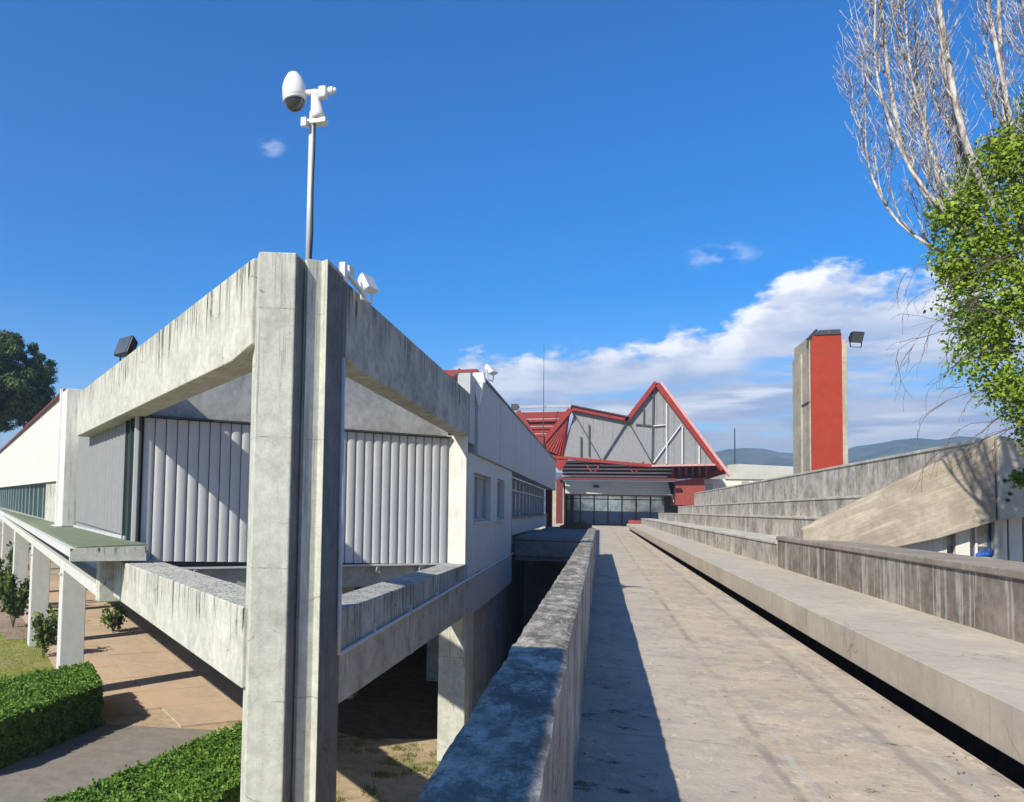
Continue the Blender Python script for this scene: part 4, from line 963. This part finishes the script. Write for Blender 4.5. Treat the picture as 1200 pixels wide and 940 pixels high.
def shrub(name, label, loc, r, h, n, size, mat='dryfol'):
    root = thing(name, label, 'shrub', loc)
    st = MB(); fo = MB(); l_ = Vector(loc)
    for k in range(9):
        an = random.uniform(0, 6.28); tip = l_+Vector((math.cos(an)*r*random.uniform(.3, 1), math.sin(an)*r*random.uniform(.3, 1), h*random.uniform(.55, 1)))
        mid = (l_+tip)/2+Vector((0, 0, h*.15)); st.tube([l_, mid, tip], [.025, .016, .006], 5)
        for q in range(n//9):
            f = random.uniform(.35, 1.05); p = l_.lerp(tip, f)+Vector((random.gauss(0, .13), random.gauss(0, .13), random.gauss(.05, .13)))
            leaf(fo, p, size*random.uniform(.6, 1.4))
    st.build('stems', 'bark', root); fo.build('foliage', mat, root, fix=False)
shrub('leafy_shrub', 'leafy green shrub beside the nearest white column', (-22.8, 28.6, GZ), .8, 1.9, 900, .11)
shrub('leafy_shrub', 'bright shrub spilling in front of the second white column', (-29.5, 34.5, GZ), 1.6, 3.2, 1600, .14)
shrub('leafy_shrub', 'green shrub at the far left edge below the ledge', (-34.5, 39.8, GZ), 1.8, 3.8, 1500, .15)
shrub('leafy_shrub', 'dry low plant between the first two columns', (-24.0, 35.5, GZ), .8, 1.4, 500, .11)

# stone pine
def pine(loc, label, R=6.3, H0=7.0, H1=17.2, seed=3):
    rnd = random.Random(seed); root = thing('stone_pine', label, 'tree', loc); l_ = Vector(loc)
    tr = MB(); tr.tube([l_, l_+Vector((.2, 0, 6)), l_+Vector((0, .2, 15.5))], [.45, .36, .22], 10)
    cr = MB(); hub = l_+Vector((0, .2, 16))
    cc_ = l_+Vector((0, 0, (H0+H1)/2-GZ*0)); 
    for k in range(420):
        while True:
            p = Vector((rnd.uniform(-1, 1), rnd.uniform(-1, 1), rnd.uniform(-1, 1)))
            if .35 < p.length < 1: break
        c = Vector((l_.x+p.x*R, l_.y+p.y*R, (H0+H1)/2+p.z*(H1-H0)/2*(1 if p.z > 0 else .8)))
        if k < 26: tr.tube([hub-Vector((0, 0, rnd.uniform(0, 2))), hub.lerp(c, .5)-Vector((0, 0, .6)), c], [.12, .07, .02], 5)
        rr_ = rnd.uniform(.55, 1.0)
        for q in range(200):
            d = Vector((rnd.gauss(0, 1), rnd.gauss(0, 1), rnd.gauss(0, 1))).normalized()
            p2 = c+Vector((d.x*rr_, d.y*rr_, d.z*rr_*.7))*rnd.uniform(.5, 1)
            leaf(cr, p2, rnd.uniform(.12, .22), d+Vector((rnd.gauss(0, .4), rnd.gauss(0, .4), .5)), .35)
    tr.build('trunk', 'bark', root); cr.build('crown', 'pine', root, fix=False)
pine((-54.5, 59, GZ), 'round dark stone pine rising behind the left wing')

# bare poplar wrapped in ivy, right edge
def poplar():
    rnd = random.Random(11)
    base = Vector((6.7, 13.2, GZ)); root = thing('bare_poplar', 'tall leafless poplar with pale upswept limbs at the right edge', 'tree', base)
    tr = MB(); tw_ = MB()
    tr.tube([base, base+Vector((0, 0, 3.5)), base+Vector((.05, 0, 7.5))], [.42, .34, .25], 12)
    def limb(p, tip, r0_, bow, lvl, n=9):
        if lvl == 0: n = 18
        path = []; rad = []
        p, tip = Vector(p), Vector(tip); ph = rnd.uniform(0, 9)
        for i in range(n+1):
            f = i/n
            # leave sideways first, then sweep up
            g = f**bow if bow > .4 else (1-math.exp(-f*7))*.93+.07*f; q = Vector((p.x+(tip.x-p.x)*g, p.y+(tip.y-p.y)*g, p.z+(tip.z-p.z)*f))
            ww = .05*(tip-p).length**.5
            q += Vector((noise.noise(Vector((ph, f*3, 0))), noise.noise(Vector((ph, f*3, 7))), 0))*ww
            path.append(q); rad.append(max(r0_*(1-f)**.8, .003))
        (tr if lvl < 2 else tw_).tube(path, rad, 7 if lvl < 2 else 4)
        return path
    mains = []
    for k in range(15):
        an = 2*math.pi*k/15+rnd.uniform(-.2, .2); rad_ = rnd.uniform(.4, 1.7)
        z0 = rnd.uniform(1.2, 4.2); p = base+Vector((math.cos(an)*.12, math.sin(an)*.12, z0-GZ))
        tip = base+Vector((math.cos(an)*rad_, math.sin(an)*rad_, rnd.uniform(10.5, 15.)-GZ))
        mains.append((limb(p, tip, rnd.uniform(.035, .075), .45, 0, 12), an))
    # explicit left side limbs that make the outline seen against the sky
    for (tx, ty, tz, z0, r_) in ((-2.75, .3, 12.5, 5.2, .045), (-2.35, -.4, 14.5, 5.2, .05), (-2.8, .9, 9.4, 5.4, .028), (-1.9, .5, 13.5, 4.8, .055), (-1.3, -.6, 14.8, 4.6, .06), (-.8, .2, 15, 4.2, .065), (-2.5, 0, 10.8, 5.6, .03), (-2.95, -.3, 11.2, 5.3, .03), (-2.1, .8, 11.5, 5.0, .035), (-1.6, 1.1, 14, 4.8, .045), (-1.0, .9, 14.5, 4.4, .05), (-.5, -.9, 14.5, 4.4, .05)):
        mains.append((limb(base+Vector((-.55, 0, z0-.5-GZ)), base+Vector((tx, ty, tz-GZ)), r_, .33, 0, 12), math.pi))
    for path, an in mains:
        for q in range(15):
            i = rnd.randint(2, 15); st_ = path[i]; L_ = rnd.uniform(.6, 1.7)*(1.15-i/22)
            a2 = an+rnd.gauss(0, 1.0); tip = st_+Vector((math.cos(a2)*L_*.30, math.sin(a2)*L_*.30, L_*1.0))
            pth = limb(st_, tip, .015*(1.2-i/18), .6, 1, 6)
            for z_ in range(6):
                j = rnd.randint(1, 5); s2 = pth[j]; l2 = rnd.uniform(.25, .8); a3 = rnd.uniform(0, 6.28)
                tp = s2+Vector((math.cos(a3)*l2*.45, math.sin(a3)*l2*.45, l2*.85)); p3 = limb(s2, tp, .006, .7, 2, 4)
                for y_ in range(2):
                    s3 = p3[rnd.randint(1, 3)]; a4 = rnd.uniform(0, 6.28); l3 = rnd.uniform(.15, .4)
                    limb(s3, s3+Vector((math.cos(a4)*l3*.5, math.sin(a4)*l3*.5, l3*.8)), .004, .8, 2, 3)
    tr.build('limbs', 'palebark', root, smooth=True, fix=False); tw_.build('twigs', 'palebark', root, smooth=True, fix=False)
    # drooping dead stems on the left of the ivy
    dd = MB()
    def trail(p, d, ln, r, lvl):
        q = [p]; v_ = Vector(d).normalized(); n = 10
        for i in range(n):
            v_ = (v_+Vector((rnd.gauss(0, .16), rnd.gauss(0, .12), rnd.gauss(-.10 if lvl else -.07, .15)))).normalized(); q.append(q[-1]+v_*(ln/n))
        dd.tube(q, [max(r*(1-i/n)**.7, .002) for i in range(n+1)], 4)
        if lvl < 2:
            for s_ in range(5 if lvl == 0 else 3):
                j = rnd.randint(2, n-1); d2 = (q[j+1]-q[j]).normalized()+Vector((rnd.uniform(-.7, .2), rnd.uniform(-.4, .4), rnd.uniform(-1.1, .7))); trail(q[j], d2, ln*rnd.uniform(.25, .5), r*.5, lvl+1)
    for k in range(11):
        z = (2.9, 3.2, 3.5, 3.9, 4.2, 4.4, 4.7, 5.0, 5.2, 3.0, 5.6)[k]
        trail(Vector((5.3+.2*rnd.random()+(.4 if z < 3.6 else 0), 12.9+rnd.uniform(-.4, .4), z)), (-1, 0, rnd.uniform(-.15, .45)), rnd.uniform(1.0, 1.7), .012, 0)
    dd.build('dead_stems', 'bark', root, fix=False)
    iv = thing('ivy', 'dense bright green ivy smothering the poplar trunk above the sloping wall', 'ivy', base)
    fo = MB(); st = MB()
    lumps = []
    import bisect
    prof = ((2.0, 6.0), (2.5, 5.45), (3.0, 5.05), (4.0, 4.6), (5.0, 4.3), (6.0, 4.35), (6.6, 4.6), (7.1, 5.1), (7.7, 5.55), (8.1, 6.2))
    def xl(z):
        for (z0, x0), (z1, x1) in zip(prof[:-1], prof[1:]):
            if z <= z1: return x0+(x1-x0)*max(0, (z-z0))/(z1-z0)
        return 6.3
    for k in range(440):
        z = 2.1+5.9*(k+rnd.random())/440; x0 = xl(z)+.38; f = rnd.random()**1.3
        x = x0+f*(2*6.75-2*x0); dep_ = 1.3*math.sin(math.pi*min(max((x-x0)/(2*(6.75-x0)+.01), .06), .94))
        y = 13.2+rnd.choice((-1, -1, 1))*dep_*rnd.uniform(.6, 1)
        lumps.append((Vector((x, y, z)), rnd.uniform(.16, .40)))
    for c, r_ in lumps:
        sz = rnd.uniform(.75, 1.2)
        for q in range(int(1900*r_*r_+60)):
            d = Vector((rnd.gauss(0, 1), rnd.gauss(0, 1), rnd.gauss(0, 1))).normalized()
            p = c+Vector((d.x, d.y, d.z*.75))*r_*rnd.uniform(.5, 1.15)**1.2
            leaf(fo, p, sz*rnd.uniform(.016, .038), d*.8+Vector((rnd.gauss(0, .6), rnd.gauss(0, .6), .5)), .8)
    for k in range(14):
        a2 = rnd.uniform(0, 6.28); st.tube([base+Vector((math.cos(a2)*.4, math.sin(a2)*.4, 0)), base+Vector((math.cos(a2)*.6, math.sin(a2)*.6, 4-0)), base+Vector((math.cos(a2+.5)*.7, math.sin(a2+.5)*.7, 9.5))], [.05, .04, .015], 6)
    # low tufts hanging over the wall end
    for c, r_, n_ in (((7.25, 17.3, 2.35), .2, 260), ((7.42, 17.4, 2.05), .11, 110), ((7.5, 16.9, 3.0), .3, 500)):
        for q in range(n_):
            d = Vector((rnd.gauss(0, 1), rnd.gauss(0, 1), rnd.gauss(0, 1))).normalized(); leaf(fo, Vector(c)+d*r_*rnd.uniform(.3, 1), rnd.uniform(.025, .05), None, .8)
    fo.build('leaves', 'ivy', iv, fix=False); st.build('vines', 'bark', iv)
poplar()

def litter():
    mb = MB()
    for _ in range(420):
        y = 3.5+random.random()**1.6*22
        x = random.choice((-.1+abs(random.gauss(0, .12)), 2.36-abs(random.gauss(0, .15)), random.uniform(0, 2.3)))
        if x > 2.38 or x < -.1: continue
        r = random.uniform(.004, .014); an = random.uniform(0, 6.28); o = len(mb.v); z = .002
        for k in range(4):
            a2 = an+k*1.57+random.uniform(-.4, .4); mb.v.append((x+math.cos(a2)*r*random.uniform(.5, 1), y+math.sin(a2)*r*random.uniform(.5, 1.3), z+random.uniform(0, .008)))
        mb.v.append((x, y, z+r*.6)); mb.f += [(o+k, o+(k+1) % 4, o+4) for k in range(4)]
    o = mb.build('grit', 'bark', fix=False); o['kind'] = 'stuff'; o['label'] = 'dry leaves and grit scattered on the walkway'
litter()
# distant treeline
def far_tree(loc, r, h, rnd, label):
    root = thing('distant_tree', label, 'tree', loc, 'trees in front of the hills'); l_ = Vector(loc)
    MB().tube([l_, l_+Vector((0, 0, h*.5))], [.35, .2], 6).build('trunk', 'bark', root)
    mb = MB()
    for k in range(16):
        c = l_+Vector((rnd.gauss(0, r*.45), rnd.gauss(0, r*.45), h*.55+rnd.gauss(0, h*.17)))
        for q in range(50):
            d = Vector((rnd.gauss(0, 1), rnd.gauss(0, 1), rnd.gauss(0, 1))).normalized(); leaf(mb, c+d*r*.33*rnd.uniform(.6, 1), rnd.uniform(.25, .45), d+Vector((0, 0, .4)))
    mb.build('crown', 'pine', root, fix=False)
rn = random.Random(5)
for i, (x_, y_, r_, h_, lb_) in enumerate(((27, 150, 5, 13.5, 'dark distant tree between the hall gable and the mast'),
        (33, 175, 5, 12.5, 'dark distant tree above the low white building'))):
    far_tree((x_, y_, GZ), r_, h_, rn, lb_)

# ---------------------------------------------------------------- haze
hz = MB().box(-2600, 2600, -2600, 2600, GZ-1, 175).build('haze', None)
hm = bpy.data.materials.new('haze_air'); hm.use_nodes = True; ht = NT(hm.node_tree); ht.n.clear()
pv = ht.add('ShaderNodeVolumePrincipled', i={'Color': (.55, .74, 1, 1), 'Density': .0006, 'Anisotropy': .2})
ht.l.new(pv.outputs[0], ht.add('ShaderNodeOutputMaterial').inputs['Volume'])
hz.data.materials.append(hm); hz['kind'] = 'stuff'
